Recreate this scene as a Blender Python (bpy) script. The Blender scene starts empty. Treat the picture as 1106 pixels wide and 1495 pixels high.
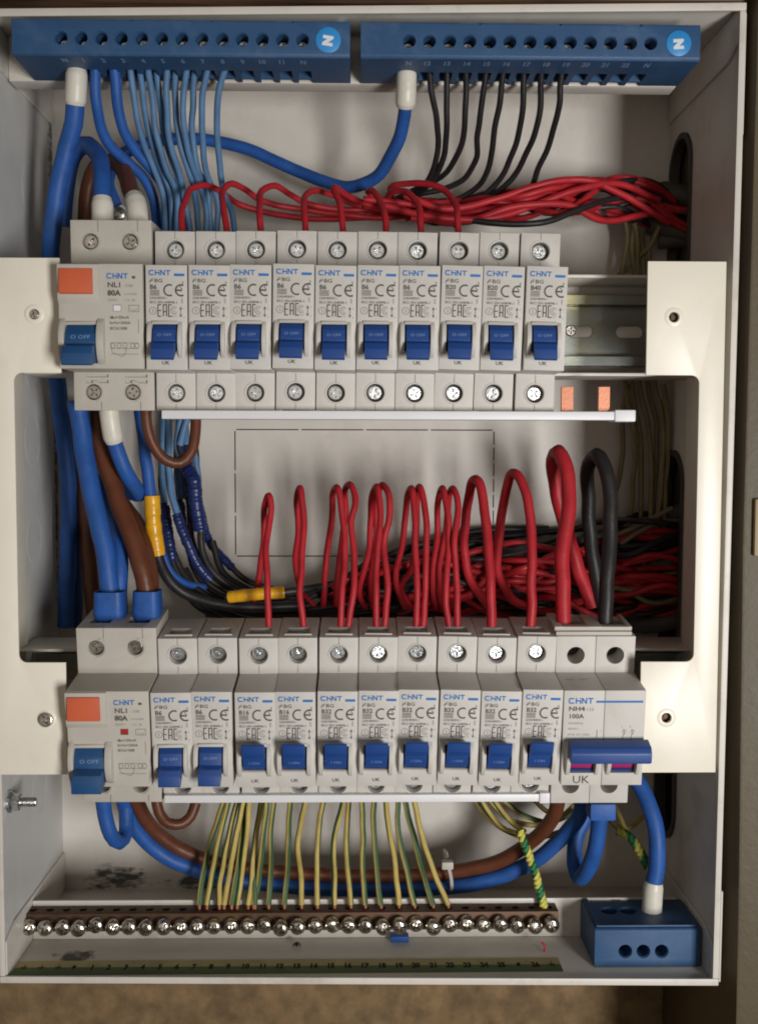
import bpy, bmesh, math, random
from mathutils import Vector, Matrix, noise
random.seed(7)
S = 0.001                                    # everything below is written in millimetres
scene = bpy.context.scene
COL = scene.collection
PI = math.pi

# ------------------------------------------------------------------ camera
F_PX = 1557.66
CAM = Vector((95.551, -464.542, -58.169))
PITCH, YAW, ROLL = -0.0601884, -0.0186367, -0.0024060
RM = Matrix.Rotation(YAW, 3, 'Z') @ Matrix.Rotation(PITCH, 3, 'X') @ Matrix.Rotation(ROLL, 3, 'Y')
cd = bpy.data.cameras.new('camera'); cam = bpy.data.objects.new('camera', cd); COL.objects.link(cam)
cd.sensor_fit = 'VERTICAL'; cd.sensor_height = 24.0; cd.lens = 24.0 * F_PX / 1495.0
cd.clip_start = 0.02; cd.clip_end = 20
M = (RM @ Matrix(((1, 0, 0), (0, 0, -1), (0, 1, 0)))).to_4x4()
M.translation = CAM * S
cam.matrix_world = M
scene.camera = cam

def at(px, py, Y):
    """the place in millimetres, at depth Y, that one sees at this spot of the photograph"""
    d = RM @ Vector(((px - 553.0) / F_PX, 1.0, -(py - 747.5) / F_PX))
    return CAM + d * ((Y - CAM.y) / d.y)

# ------------------------------------------------------------------ light
w = bpy.data.worlds.new('World'); scene.world = w; w.use_nodes = True
bg = w.node_tree.nodes['Background']; bg.inputs[0].default_value = (1.0, 0.80, 0.60, 1); bg.inputs[1].default_value = 0.026
def area(name, loc, target, size, power, color):
    l = bpy.data.lights.new(name, 'AREA'); l.shape = 'RECTANGLE'; l.size, l.size_y = size; l.energy = power; l.color = color
    o = bpy.data.objects.new(name, l); COL.objects.link(o); o.location = Vector(loc) * S
    o.rotation_euler = (Vector(target) - Vector(loc)).to_track_quat('-Z', 'Y').to_euler()
area('window_light', (570, -950, -265), (110, 60, -80), (0.20, 0.40), 10.2, (1.0, 0.985, 0.965))
area('room_light', (-250, -1300, 100), (90, 60, -100), (1.5, 1.2), 2.5, (1.0, 0.89, 0.76))
scene.cycles.filter_width = 1.9
vs = scene.view_settings; vs.view_transform = 'Standard'; vs.look = 'None'; vs.exposure = 0; vs.gamma = 1

# ------------------------------------------------------------------ materials
def mat(name, col, rough=0.5, metal=0.0, var=0.08, nscale=60, bump=0.0, bscale=900, spec=0.5, dirt=None, dirt_amt=0.0, dscale=25, coat=0.0):
    m = bpy.data.materials.new(name); m.use_nodes = True; nt = m.node_tree; n = nt.nodes; L = nt.links
    p = n['Principled BSDF']; p.inputs['Metallic'].default_value = metal; p.inputs['Specular IOR Level'].default_value = spec
    p.inputs['Coat Weight'].default_value = coat
    tc = n.new('ShaderNodeTexCoord')
    def noise(sc, det=4, rg=0.55):
        t = n.new('ShaderNodeTexNoise'); t.inputs['Scale'].default_value = sc; t.inputs['Detail'].default_value = det; t.inputs['Roughness'].default_value = rg
        L.new(tc.outputs['Object'], t.inputs['Vector']); return t
    t = noise(nscale)
    mr = n.new('ShaderNodeMapRange'); L.new(t.outputs['Fac'], mr.inputs['Value'])
    mr.inputs['From Min'].default_value = 0.3; mr.inputs['From Max'].default_value = 0.7
    mr.inputs['To Min'].default_value = 1 - var; mr.inputs['To Max'].default_value = 1 + var * 0.6
    mul = n.new('ShaderNodeMix'); mul.data_type = 'RGBA'; mul.blend_type = 'MULTIPLY'; mul.inputs[0].default_value = 1
    mul.inputs[6].default_value = (*col, 1); L.new(mr.outputs[0], mul.inputs[7])
    out = mul.outputs[2]
    if dirt:
        d = noise(dscale, 8, 0.7); r = n.new('ShaderNodeMapRange'); L.new(d.outputs['Fac'], r.inputs['Value'])
        r.inputs['From Min'].default_value = 0.52; r.inputs['From Max'].default_value = 0.72; r.inputs['To Max'].default_value = dirt_amt
        mx = n.new('ShaderNodeMix'); mx.data_type = 'RGBA'; L.new(r.outputs[0], mx.inputs[0]); L.new(out, mx.inputs[6]); mx.inputs[7].default_value = (*dirt, 1)
        out = mx.outputs[2]
    L.new(out, p.inputs['Base Color'])
    rr = n.new('ShaderNodeMapRange'); L.new(t.outputs['Fac'], rr.inputs['Value'])
    rr.inputs['To Min'].default_value = max(0.05, rough - 0.08); rr.inputs['To Max'].default_value = min(1, rough + 0.1)
    L.new(rr.outputs[0], p.inputs['Roughness'])
    if bump:
        b = noise(bscale, 3); bn = n.new('ShaderNodeBump'); bn.inputs['Strength'].default_value = bump; bn.inputs['Distance'].default_value = 0.0004
        L.new(b.outputs['Fac'], bn.inputs['Height']); L.new(bn.outputs[0], p.inputs['Normal'])
    return m
PLAST = mat('grey_plastic', (0.57, 0.545, 0.505), 0.5, bump=0.25, bscale=2500, var=0.05, dirt=(0.30, 0.26, 0.2), dirt_amt=0.16, dscale=70)
PLAST2 = mat('warm_grey_plastic', (0.50, 0.465, 0.41), 0.5, bump=0.25, bscale=2500, var=0.05, dirt=(0.3, 0.26, 0.2), dirt_amt=0.2, dscale=70)
WHITEP = mat('white_plastic', (0.74, 0.73, 0.75), 0.4, bump=0.1, var=0.04, dirt=(0.4, 0.36, 0.3), dirt_amt=0.12, dscale=60)
CAPW = mat('white_boot_vinyl', (0.66, 0.63, 0.55), 0.38, var=0.06, dirt=(0.35, 0.3, 0.22), dirt_amt=0.25, dscale=150)
TOGGLE = mat('blue_toggle_plastic', (0.014, 0.060, 0.245), 0.42, bump=0.2, bscale=2500)
TOGGLE2 = mat('teal_blue_toggle_plastic', (0.012, 0.070, 0.195), 0.42, bump=0.2, bscale=2500)
BLOCK = mat('blue_terminal_plastic', (0.022, 0.078, 0.185), 0.5, bump=0.3, bscale=1800, var=0.08, dirt=(0.16, 0.2, 0.24), dirt_amt=0.22, dscale=60)
ORANGE = mat('orange_plastic', (0.60, 0.115, 0.045), 0.5, bump=0.15)
BADGE = mat('light_blue_badge', (0.03, 0.26, 0.62), 0.4)
INKB = mat('blue_print', (0.02, 0.16, 0.46), 0.6, var=0.1)
INKG = mat('grey_print', (0.095, 0.085, 0.075), 0.7, var=0.3, nscale=500)
INKL = mat('faint_grey_print', (0.20, 0.18, 0.155), 0.7, var=0.3, nscale=500)
INKW = mat('white_print', (0.7, 0.72, 0.75), 0.6, var=0.1)
INKD = mat('pale_blue_print', (0.20, 0.30, 0.48), 0.6)
BLACKI = mat('dark_cavity', (0.012, 0.011, 0.010), 0.8)
MAG = mat('magenta_flag', (0.42, 0.03, 0.16), 0.5)
REDF = mat('red_flag', (0.35, 0.02, 0.012), 0.5)
PAINT = mat('white_box_paint', (0.64, 0.60, 0.54), 0.42, bump=0.12, bscale=700, var=0.06, nscale=30, dirt=(0.25, 0.20, 0.14), dirt_amt=0.38, dscale=34)
CREAM = mat('cream_powder_coat', (0.83, 0.775, 0.66), 0.34, bump=0.07, bscale=700, var=0.035, nscale=25, dirt=(0.5, 0.42, 0.3), dirt_amt=0.12, dscale=45)
def metal(name, col, rough): return mat(name, col, rough, metal=1.0, var=0.2, nscale=300, dirt=(col[0]*.35, col[1]*.32, col[2]*.28), dirt_amt=0.5, dscale=250, bump=0.3, bscale=1200)
SCREW = metal('zinc_screw', (0.88, 0.91, 0.93), 0.24)
SCREWD = metal('dull_screw', (0.62, 0.59, 0.54), 0.3)
SCREWE = mat('bright_earth_screw', (0.62, 0.58, 0.52), 0.24, metal=1.0, var=0.3, nscale=400, dirt=(0.3, 0.25, 0.2), dirt_amt=0.6, dscale=130, bump=0.1, bscale=900)
ZINC = mat('passivated_zinc', (0.29, 0.31, 0.29), 0.33, metal=1.0, var=0.15, nscale=18, dirt=(0.5, 0.42, 0.16), dirt_amt=0.7, dscale=16, bump=0.1)
COPPER = mat('copper', (0.42, 0.17, 0.10), 0.4, metal=0.6, var=0.12, nscale=90, bump=0.15)
BRASS = mat('tarnished_brass', (0.11, 0.06, 0.035), 0.55, metal=0.6, var=0.25, nscale=120, dirt=(0.08, 0.05, 0.03), dirt_amt=0.7, dscale=90)
def pvc(name, col, rough=0.33, var=0.12): return mat(name, col, rough + .1, spec=0.35, var=var + .06, nscale=120, bump=0.3, bscale=500, dirt=tuple(c*0.55+0.03 for c in col), dirt_amt=0.3, dscale=140)
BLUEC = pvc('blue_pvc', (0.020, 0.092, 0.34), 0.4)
SHBLUE = pvc('shaded_blue_pvc', (0.012, 0.05, 0.18), 0.4)  # blue insulation darkened, the shade by the left wall painted in
LBLUE = pvc('light_blue_pvc', (0.095, 0.20, 0.36), 0.4)
REDC = pvc('red_pvc', (0.42, 0.018, 0.026), 0.38)
BLACKC = pvc('black_pvc', (0.018, 0.016, 0.017), 0.35)
BROWNC = pvc('brown_pvc', (0.12, 0.037, 0.016))
GREYC = pvc('grey_pvc', (0.085, 0.072, 0.06), 0.5)
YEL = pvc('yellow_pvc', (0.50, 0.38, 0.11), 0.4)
GRN = pvc('green_pvc', (0.055, 0.115, 0.045), 0.4)
SYEL = pvc('sleeve_yellow', (0.58, 0.52, 0.09), 0.35)
SGRN = pvc('sleeve_green', (0.015, 0.14, 0.045), 0.35)
TAPEY = mat('yellow_tape', (0.72, 0.36, 0.012), 0.3, var=0.15, nscale=200, bump=0.3, bscale=300)
TAPEN = mat('navy_tape', (0.010, 0.022, 0.11), 0.36, var=0.2, nscale=200, bump=0.25, bscale=260)
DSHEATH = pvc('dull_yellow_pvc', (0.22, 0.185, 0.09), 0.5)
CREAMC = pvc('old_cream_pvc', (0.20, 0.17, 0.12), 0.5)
DOORP = mat('olive_cream_paint', (0.085, 0.062, 0.03), 0.5, var=0.1, nscale=14, bump=0.4, bscale=300, dirt=(0.15, 0.11, 0.06), dirt_amt=0.4, dscale=9)
PLASTER = mat('brown_plaster', (0.21, 0.135, 0.065), 0.9, var=0.4, nscale=90, bump=0.8, bscale=420, dirt=(0.065, 0.04, 0.02), dirt_amt=0.75, dscale=26)
STICKY = mat('yellow_strip_print', (0.50, 0.42, 0.20), 0.6, var=0.15, nscale=90, dirt=(0.2, 0.16, 0.08), dirt_amt=0.4, dscale=60)
STICKG = mat('green_strip_print', (0.10, 0.16, 0.055), 0.6, var=0.2, nscale=90, dirt=(0.1, 0.08, 0.04), dirt_amt=0.4, dscale=60)

def wood():
    m = bpy.data.materials.new('brown_wood'); m.use_nodes = True; nt = m.node_tree; n = nt.nodes; L = nt.links
    tc = n.new('ShaderNodeTexCoord'); mp = n.new('ShaderNodeMapping'); mp.inputs['Scale'].default_value = (6, 60, 90)
    t = n.new('ShaderNodeTexNoise'); t.inputs['Scale'].default_value = 3; t.inputs['Detail'].default_value = 8
    cr = n.new('ShaderNodeValToRGB'); cr.color_ramp.elements[0].color = (0.035, 0.018, 0.01, 1); cr.color_ramp.elements[1].color = (0.20, 0.11, 0.06, 1)
    cr.color_ramp.elements[0].position = 0.35; cr.color_ramp.elements[1].position = 0.7
    L.new(tc.outputs['Object'], mp.inputs[0]); L.new(mp.outputs[0], t.inputs[0]); L.new(t.outputs['Fac'], cr.inputs[0])
    p = n['Principled BSDF']; L.new(cr.outputs[0], p.inputs['Base Color']); p.inputs['Roughness'].default_value = 0.6
    return m
WOOD = wood()

def stained(base_name, col, spots):
    """box paint that carries a few dark smears; spots = (cx, cy, cz, rx, ry, rz) in mm"""
    m = mat(base_name, col, 0.42, bump=0.10, bscale=700, var=0.06, nscale=30, dirt=(0.25, 0.21, 0.16), dirt_amt=0.25, dscale=18)
    nt = m.node_tree; n = nt.nodes; L = nt.links; p = n['Principled BSDF']; src = p.inputs['Base Color'].links[0].from_socket
    geo = n.new('ShaderNodeNewGeometry')
    big = None
    for (cx, cy, cz, rx, ry, rz) in spots:
        a = n.new('ShaderNodeVectorMath'); a.operation = 'SUBTRACT'; L.new(geo.outputs['Position'], a.inputs[0]); a.inputs[1].default_value = (cx*S, cy*S, cz*S)
        b = n.new('ShaderNodeVectorMath'); b.operation = 'DIVIDE'; L.new(a.outputs[0], b.inputs[0]); b.inputs[1].default_value = (rx*S, ry*S, rz*S)
        l = n.new('ShaderNodeVectorMath'); l.operation = 'LENGTH'; L.new(b.outputs[0], l.inputs[0])
        r = n.new('ShaderNodeMapRange'); L.new(l.outputs['Value'], r.inputs['Value']); r.inputs['From Min'].default_value = 1; r.inputs['From Max'].default_value = 0.3
        if big is None: big = r.outputs[0]
        else:
            mx = n.new('ShaderNodeMath'); mx.operation = 'MAXIMUM'; L.new(big, mx.inputs[0]); L.new(r.outputs[0], mx.inputs[1]); big = mx.outputs[0]
    mp = n.new('ShaderNodeMapping'); mp.inputs['Scale'].default_value = (130, 130, 330); L.new(geo.outputs['Position'], mp.inputs[0])
    t = n.new('ShaderNodeTexNoise'); t.inputs['Scale'].default_value = 1.0; t.inputs['Detail'].default_value = 6; t.inputs['Roughness'].default_value = 0.65; L.new(mp.outputs[0], t.inputs[0])
    ad = n.new('ShaderNodeMath'); ad.operation = 'MULTIPLY_ADD'; L.new(big, ad.inputs[0]); ad.inputs[1].default_value = 0.42; L.new(t.outputs['Fac'], ad.inputs[2])
    r = n.new('ShaderNodeMapRange'); L.new(ad.outputs[0], r.inputs['Value']); r.inputs['From Min'].default_value = 0.74; r.inputs['From Max'].default_value = 0.93; r.inputs['To Max'].default_value = 0.9
    mx = n.new('ShaderNodeMix'); mx.data_type = 'RGBA'; L.new(r.outputs[0], mx.inputs[0]); L.new(src, mx.inputs[6]); mx.inputs[7].default_value = (0.03, 0.024, 0.018, 1)
    L.new(mx.outputs[2], p.inputs['Base Color'])
    return m

# ------------------------------------------------------------------ mesh helpers
def finish(bm, name, mats, smooth=None, recalc=True):
    """millimetre bmesh -> mesh in metres"""
    if recalc: bmesh.ops.recalc_face_normals(bm, faces=bm.faces)
    bmesh.ops.scale(bm, vec=(S, S, S), verts=bm.verts)
    me = bpy.data.meshes.new(name); bm.to_mesh(me); bm.free()
    for m in (mats if isinstance(mats, (list, tuple)) else [mats]): me.materials.append(m)
    if smooth is not None:
        me.polygons.foreach_set('use_smooth', [True] * len(me.polygons))
        me.set_sharp_from_angle(angle=math.radians(smooth))
    return me
def put(name, me, parent=None, loc=(0, 0, 0), rot=None):
    o = bpy.data.objects.new(name, me); COL.objects.link(o); o.parent = parent; o.location = Vector(loc) * S
    if rot: o.rotation_euler = rot
    return o
def tag(o, label, cat, group=None, kind=None):
    o['label'] = label; o['category'] = cat
    if group: o['group'] = group
    if kind: o['kind'] = kind
    return o
def empty(name, loc, label, cat, group=None, rot=None):
    o = put(name, None, None, loc, rot); o.empty_display_size = 0.01
    return tag(o, label, cat, group)
def box(bm, x0, x1, y0, y1, z0, z1, bev=0.0, seg=2, mi=0):
    r = bmesh.ops.create_cube(bm, size=1.0); vs_ = r['verts']
    for v in vs_: v.co = Vector(((x0 + x1) / 2 + v.co.x * (x1 - x0), (y0 + y1) / 2 + v.co.y * (y1 - y0), (z0 + z1) / 2 + v.co.z * (z1 - z0)))
    fs = set(f for v in vs_ for f in v.link_faces)
    for f in fs: f.material_index = mi
    if bev: bmesh.ops.bevel(bm, geom=list(set(e for f in fs for e in f.edges)), offset=bev, segments=seg, affect='EDGES', profile=0.6)
def prism(bm, poly, a0, a1, axis='X', bev=0.0, seg=2, mi=0):
    """poly = points in the other two axes (YZ, XZ or XY)"""
    def P(p, a): return {'X': (a, p[0], p[1]), 'Y': (p[0], a, p[1]), 'Z': (p[0], p[1], a)}[axis]
    A = [bm.verts.new(P(p, a0)) for p in poly]; B = [bm.verts.new(P(p, a1)) for p in poly]
    fs = [bm.faces.new(A), bm.faces.new(B[::-1])]
    k = len(poly)
    for i in range(k): fs.append(bm.faces.new((A[i], B[i], B[(i + 1) % k], A[(i + 1) % k])))
    for f in fs: f.material_index = mi
    bmesh.ops.recalc_face_normals(bm, faces=fs)
    if bev: bmesh.ops.bevel(bm, geom=list(set(e for f in fs for e in f.edges)), offset=bev, segments=seg, affect='EDGES', profile=0.6)
def lathe(bm, prof, axis='Y', c=(0, 0, 0), n=20, mi=0):
    """prof = (radius, along) points; closed at both ends"""
    rings = []
    for (r, a) in prof:
        ring = []
        for k in range(n):
            t = 2 * PI * k / n; u, v = r * math.cos(t), r * math.sin(t)
            co = {'X': (a, u, v), 'Y': (u, a, v), 'Z': (u, v, a)}[axis]
            ring.append(bm.verts.new(Vector(c) + Vector(co)))
        rings.append(ring)
    fs = []
    for i in range(len(rings) - 1):
        for k in range(n): fs.append(bm.faces.new((rings[i][k], rings[i][(k + 1) % n], rings[i + 1][(k + 1) % n], rings[i + 1][k])))
    fs.append(bm.faces.new(rings[0][::-1])); fs.append(bm.faces.new(rings[-1]))
    for f in fs: f.material_index = mi
    bmesh.ops.recalc_face_normals(bm, faces=fs)
def rounded(x0, x1, z0, z1, r, n=5):
    p = []
    for (cx, cz, a) in ((x1 - r, z1 - r, 0), (x0 + r, z1 - r, 90), (x0 + r, z0 + r, 180), (x1 - r, z0 + r, 270)):
        for k in range(n + 1):
            t = math.radians(a + 90 * k / n); p.append((cx + r * math.cos(t), cz + r * math.sin(t)))
    return p
def cut(me, cutter_bm, slot_mat=None):
    """boolean difference; both in the same units (me in metres, cutter in millimetres)"""
    bmesh.ops.recalc_face_normals(cutter_bm, faces=cutter_bm.faces)
    cm = finish(cutter_bm, 'cutter', slot_mat or me.materials[0])
    for m_ in (me, cm): m_.transform(Matrix.Scale(100, 4))
    a = bpy.data.objects.new('a', me); b = bpy.data.objects.new('b', cm); COL.objects.link(a); COL.objects.link(b)
    md = a.modifiers.new('x', 'BOOLEAN'); md.object = b; md.operation = 'DIFFERENCE'; md.solver = 'EXACT'; md.material_mode = 'TRANSFER'
    md.use_self = True
    dg = bpy.context.evaluated_depsgraph_get()
    res = bpy.data.meshes.new_from_object(a.evaluated_get(dg)); res.name = me.name
    bpy.data.objects.remove(a); bpy.data.objects.remove(b); bpy.data.meshes.remove(cm)
    res.transform(Matrix.Scale(0.01, 4)); 
    res.polygons.foreach_set('use_smooth', [True] * len(res.polygons)); res.set_sharp_from_angle(angle=math.radians(28))
    return res
def catmull(pts, step=3.0):
    P = [Vector(p) for p in pts]; P = [P[0] * 2 - P[1]] + P + [P[-1] * 2 - P[-2]]
    out = []
    for i in range(1, len(P) - 2):
        p0, p1, p2, p3 = P[i - 1:i + 3]
        k = max(2, min(16, int((p2 - p1).length / step)))
        d1 = max((p1 - p0).length, 1e-3) ** .5; d2 = max((p2 - p1).length, 1e-3) ** .5; d3 = max((p3 - p2).length, 1e-3) ** .5
        m1 = (p1 - p0) / d1 - (p2 - p0) / (d1 + d2) + (p2 - p1) / d2
        m2 = (p2 - p1) / d2 - (p3 - p1) / (d2 + d3) + (p3 - p2) / d3
        m1 *= d2; m2 *= d2
        for j in range(k):
            t = j / k; h = t * t; c = h * t
            out.append(p1 * (2*c - 3*h + 1) + m1 * (c - 2*h + t) + p2 * (-2*c + 3*h) + m2 * (c - h))
    out.append(P[-2]); return out
def tube(bm, path, rad, n=10, stripe=None, mi=0, cap=True, phase=0.0):
    """path = points; rad = number or function of t(0..1) ; stripe=(share of the girth, turns per mm)"""
    path = [Vector(p) for p in path]; k = len(path); up = Vector((0, 1, 0.13)).normalized()
    T = [(path[min(i + 1, k - 1)] - path[max(i - 1, 0)]).normalized() for i in range(k)]
    nrm = (up - T[0] * up.dot(T[0])).normalized(); rings = []; L = 0
    for i in range(k):
        if i: L += (path[i] - path[i - 1]).length; nrm = (nrm - T[i] * nrm.dot(T[i])).normalized()
        b = T[i].cross(nrm); t = i / (k - 1); r = rad(t) if callable(rad) else rad
        tw = phase + (2 * PI * stripe[1] * L if stripe else 0)
        rings.append([bm.verts.new(path[i] + (nrm * math.cos(tw + 2 * PI * j / n) + b * math.sin(tw + 2 * PI * j / n)) * r) for j in range(n)])
    fs = []
    for i in range(k - 1):
        for j in range(n):
            f = bm.faces.new((rings[i][j], rings[i][(j + 1) % n], rings[i + 1][(j + 1) % n], rings[i + 1][j])); fs.append(f)
            f.material_index = (1 if stripe and (j / n) < stripe[0] else mi)
    if cap:
        for ring, sg in ((rings[0], 1), (rings[-1], 0)):
            f = bm.faces.new(ring[::-1] if sg else ring); f.material_index = mi
    return path
def px(s):
    """'x,y,depth x,y,depth ...' in photograph pixels and millimetres of depth -> places"""
    return [at(*[float(v) for v in q.split(',')]) for q in s.split()]

_fc = {}
def text_into(bm, s, x, z, h, y=0.0, mi=0, wscale=1.0, align='LEFT', bold=0.0, rot=0.0, depth=0.04):
    """flat raised print of the words s, capital height h, standing on the XZ plane at depth y"""
    key = (s, round(bold, 3))
    if key not in _fc:
        c = bpy.data.curves.new('t', 'FONT'); c.body = s; c.size = 1.0; c.resolution_u = 2; c.offset = bold
        o = bpy.data.objects.new('t', c); COL.objects.link(o)
        me = bpy.data.meshes.new_from_object(o.evaluated_get(bpy.context.evaluated_depsgraph_get()))
        _fc[key] = ([v.co.copy() for v in me.vertices], [tuple(p.vertices) for p in me.polygons])
        bpy.data.objects.remove(o); bpy.data.curves.remove(c); bpy.data.meshes.remove(me)
    vs_, fs = _fc[key]
    if not vs_: return 0
    k = h / 0.73; wd = max(v.x for v in vs_) * k * wscale
    dx = {'LEFT': 0, 'CENTER': -wd / 2, 'RIGHT': -wd}[align]
    ca, sa = math.cos(rot), math.sin(rot); nv = []
    for v in vs_:
        u = v.x * k * wscale + dx; q = v.y * k
        nv.append(bm.verts.new((x + u * ca - q * sa, y, z + u * sa + q * ca)))
    for f in fs:
        try:
            ff = bm.faces.new([nv[i] for i in f]); ff.material_index = mi
        except ValueError: pass
    return wd
def stroke(bm, pts, wd, y=0.0, mi=0):
    """flat ribbon through XZ points; square corners are built from overlapping straight runs"""
    runs = [[pts[0]]]
    for i in range(1, len(pts)):
        runs[-1].append(pts[i])
        if i < len(pts) - 1:
            u = Vector((pts[i][0] - pts[i-1][0], pts[i][1] - pts[i-1][1])); v = Vector((pts[i+1][0] - pts[i][0], pts[i+1][1] - pts[i][1]))
            if u.length > 1e-6 and v.length > 1e-6 and u.angle(v) > .75: runs.append([pts[i]])
    for q, run in enumerate(runs):
        P = [Vector((p[0], 0, p[1])) for p in run]; k = len(P)
        if q > 0: P[0] = P[0] - (P[1] - P[0]).normalized() * wd * .5
        if q < len(runs) - 1: P[-1] = P[-1] + (P[-1] - P[-2]).normalized() * wd * .5
        a = []; b = []
        for i in range(k):
            t = (P[min(i + 1, k - 1)] - P[max(i - 1, 0)]).normalized(); nn = Vector((-t.z, 0, t.x)) * wd / 2
            o = Vector((0, y - .004 * q, 0)); a.append(bm.verts.new(P[i] + nn + o)); b.append(bm.verts.new(P[i] - nn + o))
        for i in range(k - 1):
            f = bm.faces.new((a[i], a[i + 1], b[i + 1], b[i])); f.material_index = mi
def arc(cx, cz, rx, rz, a0, a1, n=12):
    return [(cx + rx * math.cos(math.radians(a0 + (a1 - a0) * i / n)), cz + rz * math.sin(math.radians(a0 + (a1 - a0) * i / n))) for i in range(n + 1)]
def flip_print(bm):
    """print faces look towards the viewer (-Y)"""
    for f in bm.faces:
        f.normal_update()
        if f.normal.y > 0: f.normal_flip()

# ------------------------------------------------------------------ setting
def struct(name, bm, m, parent=None, smooth=None):
    o = put(name, finish(bm, name, m, smooth), parent)
    if parent is None: o['kind'] = 'structure'
    return o
bm = bmesh.new(); box(bm, -700, 900, 126, 134, -900, 700); struct('wall', bm, PLASTER)
bm = bmesh.new(); box(bm, -400, 600, 18, 125.5, 139.5, 300, 1.5)
tag(put('wooden_board', finish(bm, 'wooden_board', WOOD, 30)), 'dark brown wooden board along the top edge of the metal box', 'board')
bm = bmesh.new(); prism(bm, [(at(1103, 100, 8).x, 420), (at(1103, 100, 8).x, at(1103, 100, 8).z), (at(1083, 800, 8).x, at(1083, 800, 8).z), (at(1077, 1300, 8).x, at(1077, 1300, 8).z), (at(1077, 1300, 8).x + .5, -420), (430, -420), (430, 420)], 8, 125, 'Y', 1.5)  # post front set forward to block light leaking through the wall holes
post = tag(put('cupboard_post', finish(bm, 'cupboard_post', DOORP, 30)), 'olive cream painted cupboard post close beside the right edge of the box', 'post')
bm = bmesh.new(); h = at(1102, 770, 7); box(bm, h.x - 1.0, h.x + 30, 5, 7.9, at(1100, 812, 7).z, at(1100, 728, 7).z, 1.0)
put('hinge_leaf', finish(bm, 'hinge_leaf', mat('hinge_paint', (0.32, 0.24, 0.12), 0.5), 30), post)

# ------------------------------------------------------------------ the metal box
XL, XR, YF, YB, ZB, ZT = -69.0, 264.5, 14.0, 121.0, -305.0, 136.5
YL = 21.0                                    # the left edge of the front stands a little further back
ZTR = at(1086, 11, 14).z; ZTL = at(3, 20, YL).z
def yfront(x): return YL + (YF - YL) * (x - XL) / (XR - XL)
def skew(bm, keep_back=False):
    '''follow the box: its front edge recedes and its roof sinks a little towards the left'''
    for v in bm.verts:
        if v.co.x > 200: v.co.x -= 1.2 + 2.8 * (ZT - v.co.z) / (ZT - ZB)
        if v.co.y < 40 and not keep_back: v.co.y += yfront(v.co.x) - YF
        if v.co.z > 60: v.co.z += ztop_at(v.co.x) - ZT
def ztop_at(x): return ZTL + (ZTR - ZTL) * (x - XL) / (XR - XL)
BX = empty('distribution_box', ((XL + XR) / 2, YB, ZB), 'open white painted metal distribution box holding all the wiring', 'electrical box')
ox, oy, oz = -BX.location / S
def bput(name, me): return put(name, me, BX, (ox, oy, oz))
# back panel, with the perforated outline of a rectangular knock-out
WALLBACK = stained('stained_back_paint', (0.64, 0.60, 0.545), [(-40, YB, -299, 30, 30, 13), (5, YB, -302, 30, 30, 9)])
bm = bmesh.new(); box(bm, XL, XR, YB, YB + 1.2, ZB, ZT); skew(bm); me = finish(bm, 'back_panel', [WALLBACK, BLACKI])
c = bmesh.new()
a_, b_ = at(343, 627, YB), at(719, 812, YB)
def slots(n0, n1, k, horiz, other):
    d = (n1 - n0) / k
    for i in range(k):
        s0, s1 = n0 + d * i + 0.8, n0 + d * (i + 1) - 0.8
        if horiz: box(c, s0, s1, YB - 1, YB + 3, other - 0.3, other + 0.3)
        else: box(c, other - 0.3, other + 0.3, YB - 1, YB + 3, s0, s1)
slots(a_.x, b_.x, 4, True, a_.z); slots(a_.x, b_.x, 2, True, b_.z); slots(b_.z, a_.z, 3, False, a_.x); slots(b_.z, a_.z, 8, False, b_.x)
bput('back_panel', cut(me, c, BLACKI))
LEFTP = stained('scuffed_cool_lit_paint', (0.56, 0.555, 0.54), [(XL, 120, 85, 10, 12, 80), (XL, 119, -60, 10, 6, 160)])  # cooler base paints in the window light; the smears are scuffs
bm = bmesh.new(); prism(bm, [(YF, ZB), (YF, ZT), (YB - .05, ZT), (YB - .05, ZB)], XL - 1.2, XL, 'X'); skew(bm); bput('left_wall', finish(bm, 'left_wall', LEFTP))
# right wall with three oblong cable holes
bm = bmesh.new(); prism(bm, [(YF, ZB), (YF, ZT), (YB - .05, ZT), (YB - .05, ZB)], XR, XR + 1.2, 'X'); skew(bm); me = finish(bm, 'right_wall', [PAINT, PAINT])
c = bmesh.new()
for (z0, z1) in ((20, 104), (-176, -60), (-266, -211)):
    prism(c, rounded(80, 115, z0, z1, 17.4, 12), XR - 8, XR + 4, 'X')
bput('right_wall', cut(me, c))
GROM = mat('grommet_grey', (0.045, 0.038, 0.032), 0.7)
for (z0, z1) in ((20, 104), (-176, -60), (-266, -211)):
    bm = bmesh.new(); P1 = rounded(79, 116, z0 - 1, z1 + 1, 18.4, 12); P2 = rounded(82, 113, z0 + 2, z1 - 2, 15.4, 12)
    k = len(P1)
    for xa in (XR - 1.4 - 2.4,):
        A = [bm.verts.new((xa, p[0], p[1])) for p in P1]; B = [bm.verts.new((xa, p[0], p[1])) for p in P2]
        A2 = [bm.verts.new((XR + 1, p[0], p[1])) for p in P1]; B2 = [bm.verts.new((XR + 1, p[0], p[1])) for p in P2]
        for i in range(k):
            j = (i + 1) % k
            bm.faces.new((A[i], A[j], B[j], B[i])); bm.faces.new((A[i], A2[i], A2[j], A[j])); bm.faces.new((B[i], B[j], B2[j], B2[i]))
    for v in bm.verts: v.co.x += 2.4 - 1.2 - 2.8 * (ZT - v.co.z) / (ZT - ZB)
    bput('hole_grommet', finish(bm, 'hole_grommet', GROM, 40))
bm = bmesh.new(); box(bm, XL - 1.2, XR + 1.2, YF, YB + 1.2, ZT, ZT + 1.2, 0.5); skew(bm); bput('top_wall', finish(bm, 'top_wall', PAINT, 30))
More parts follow.
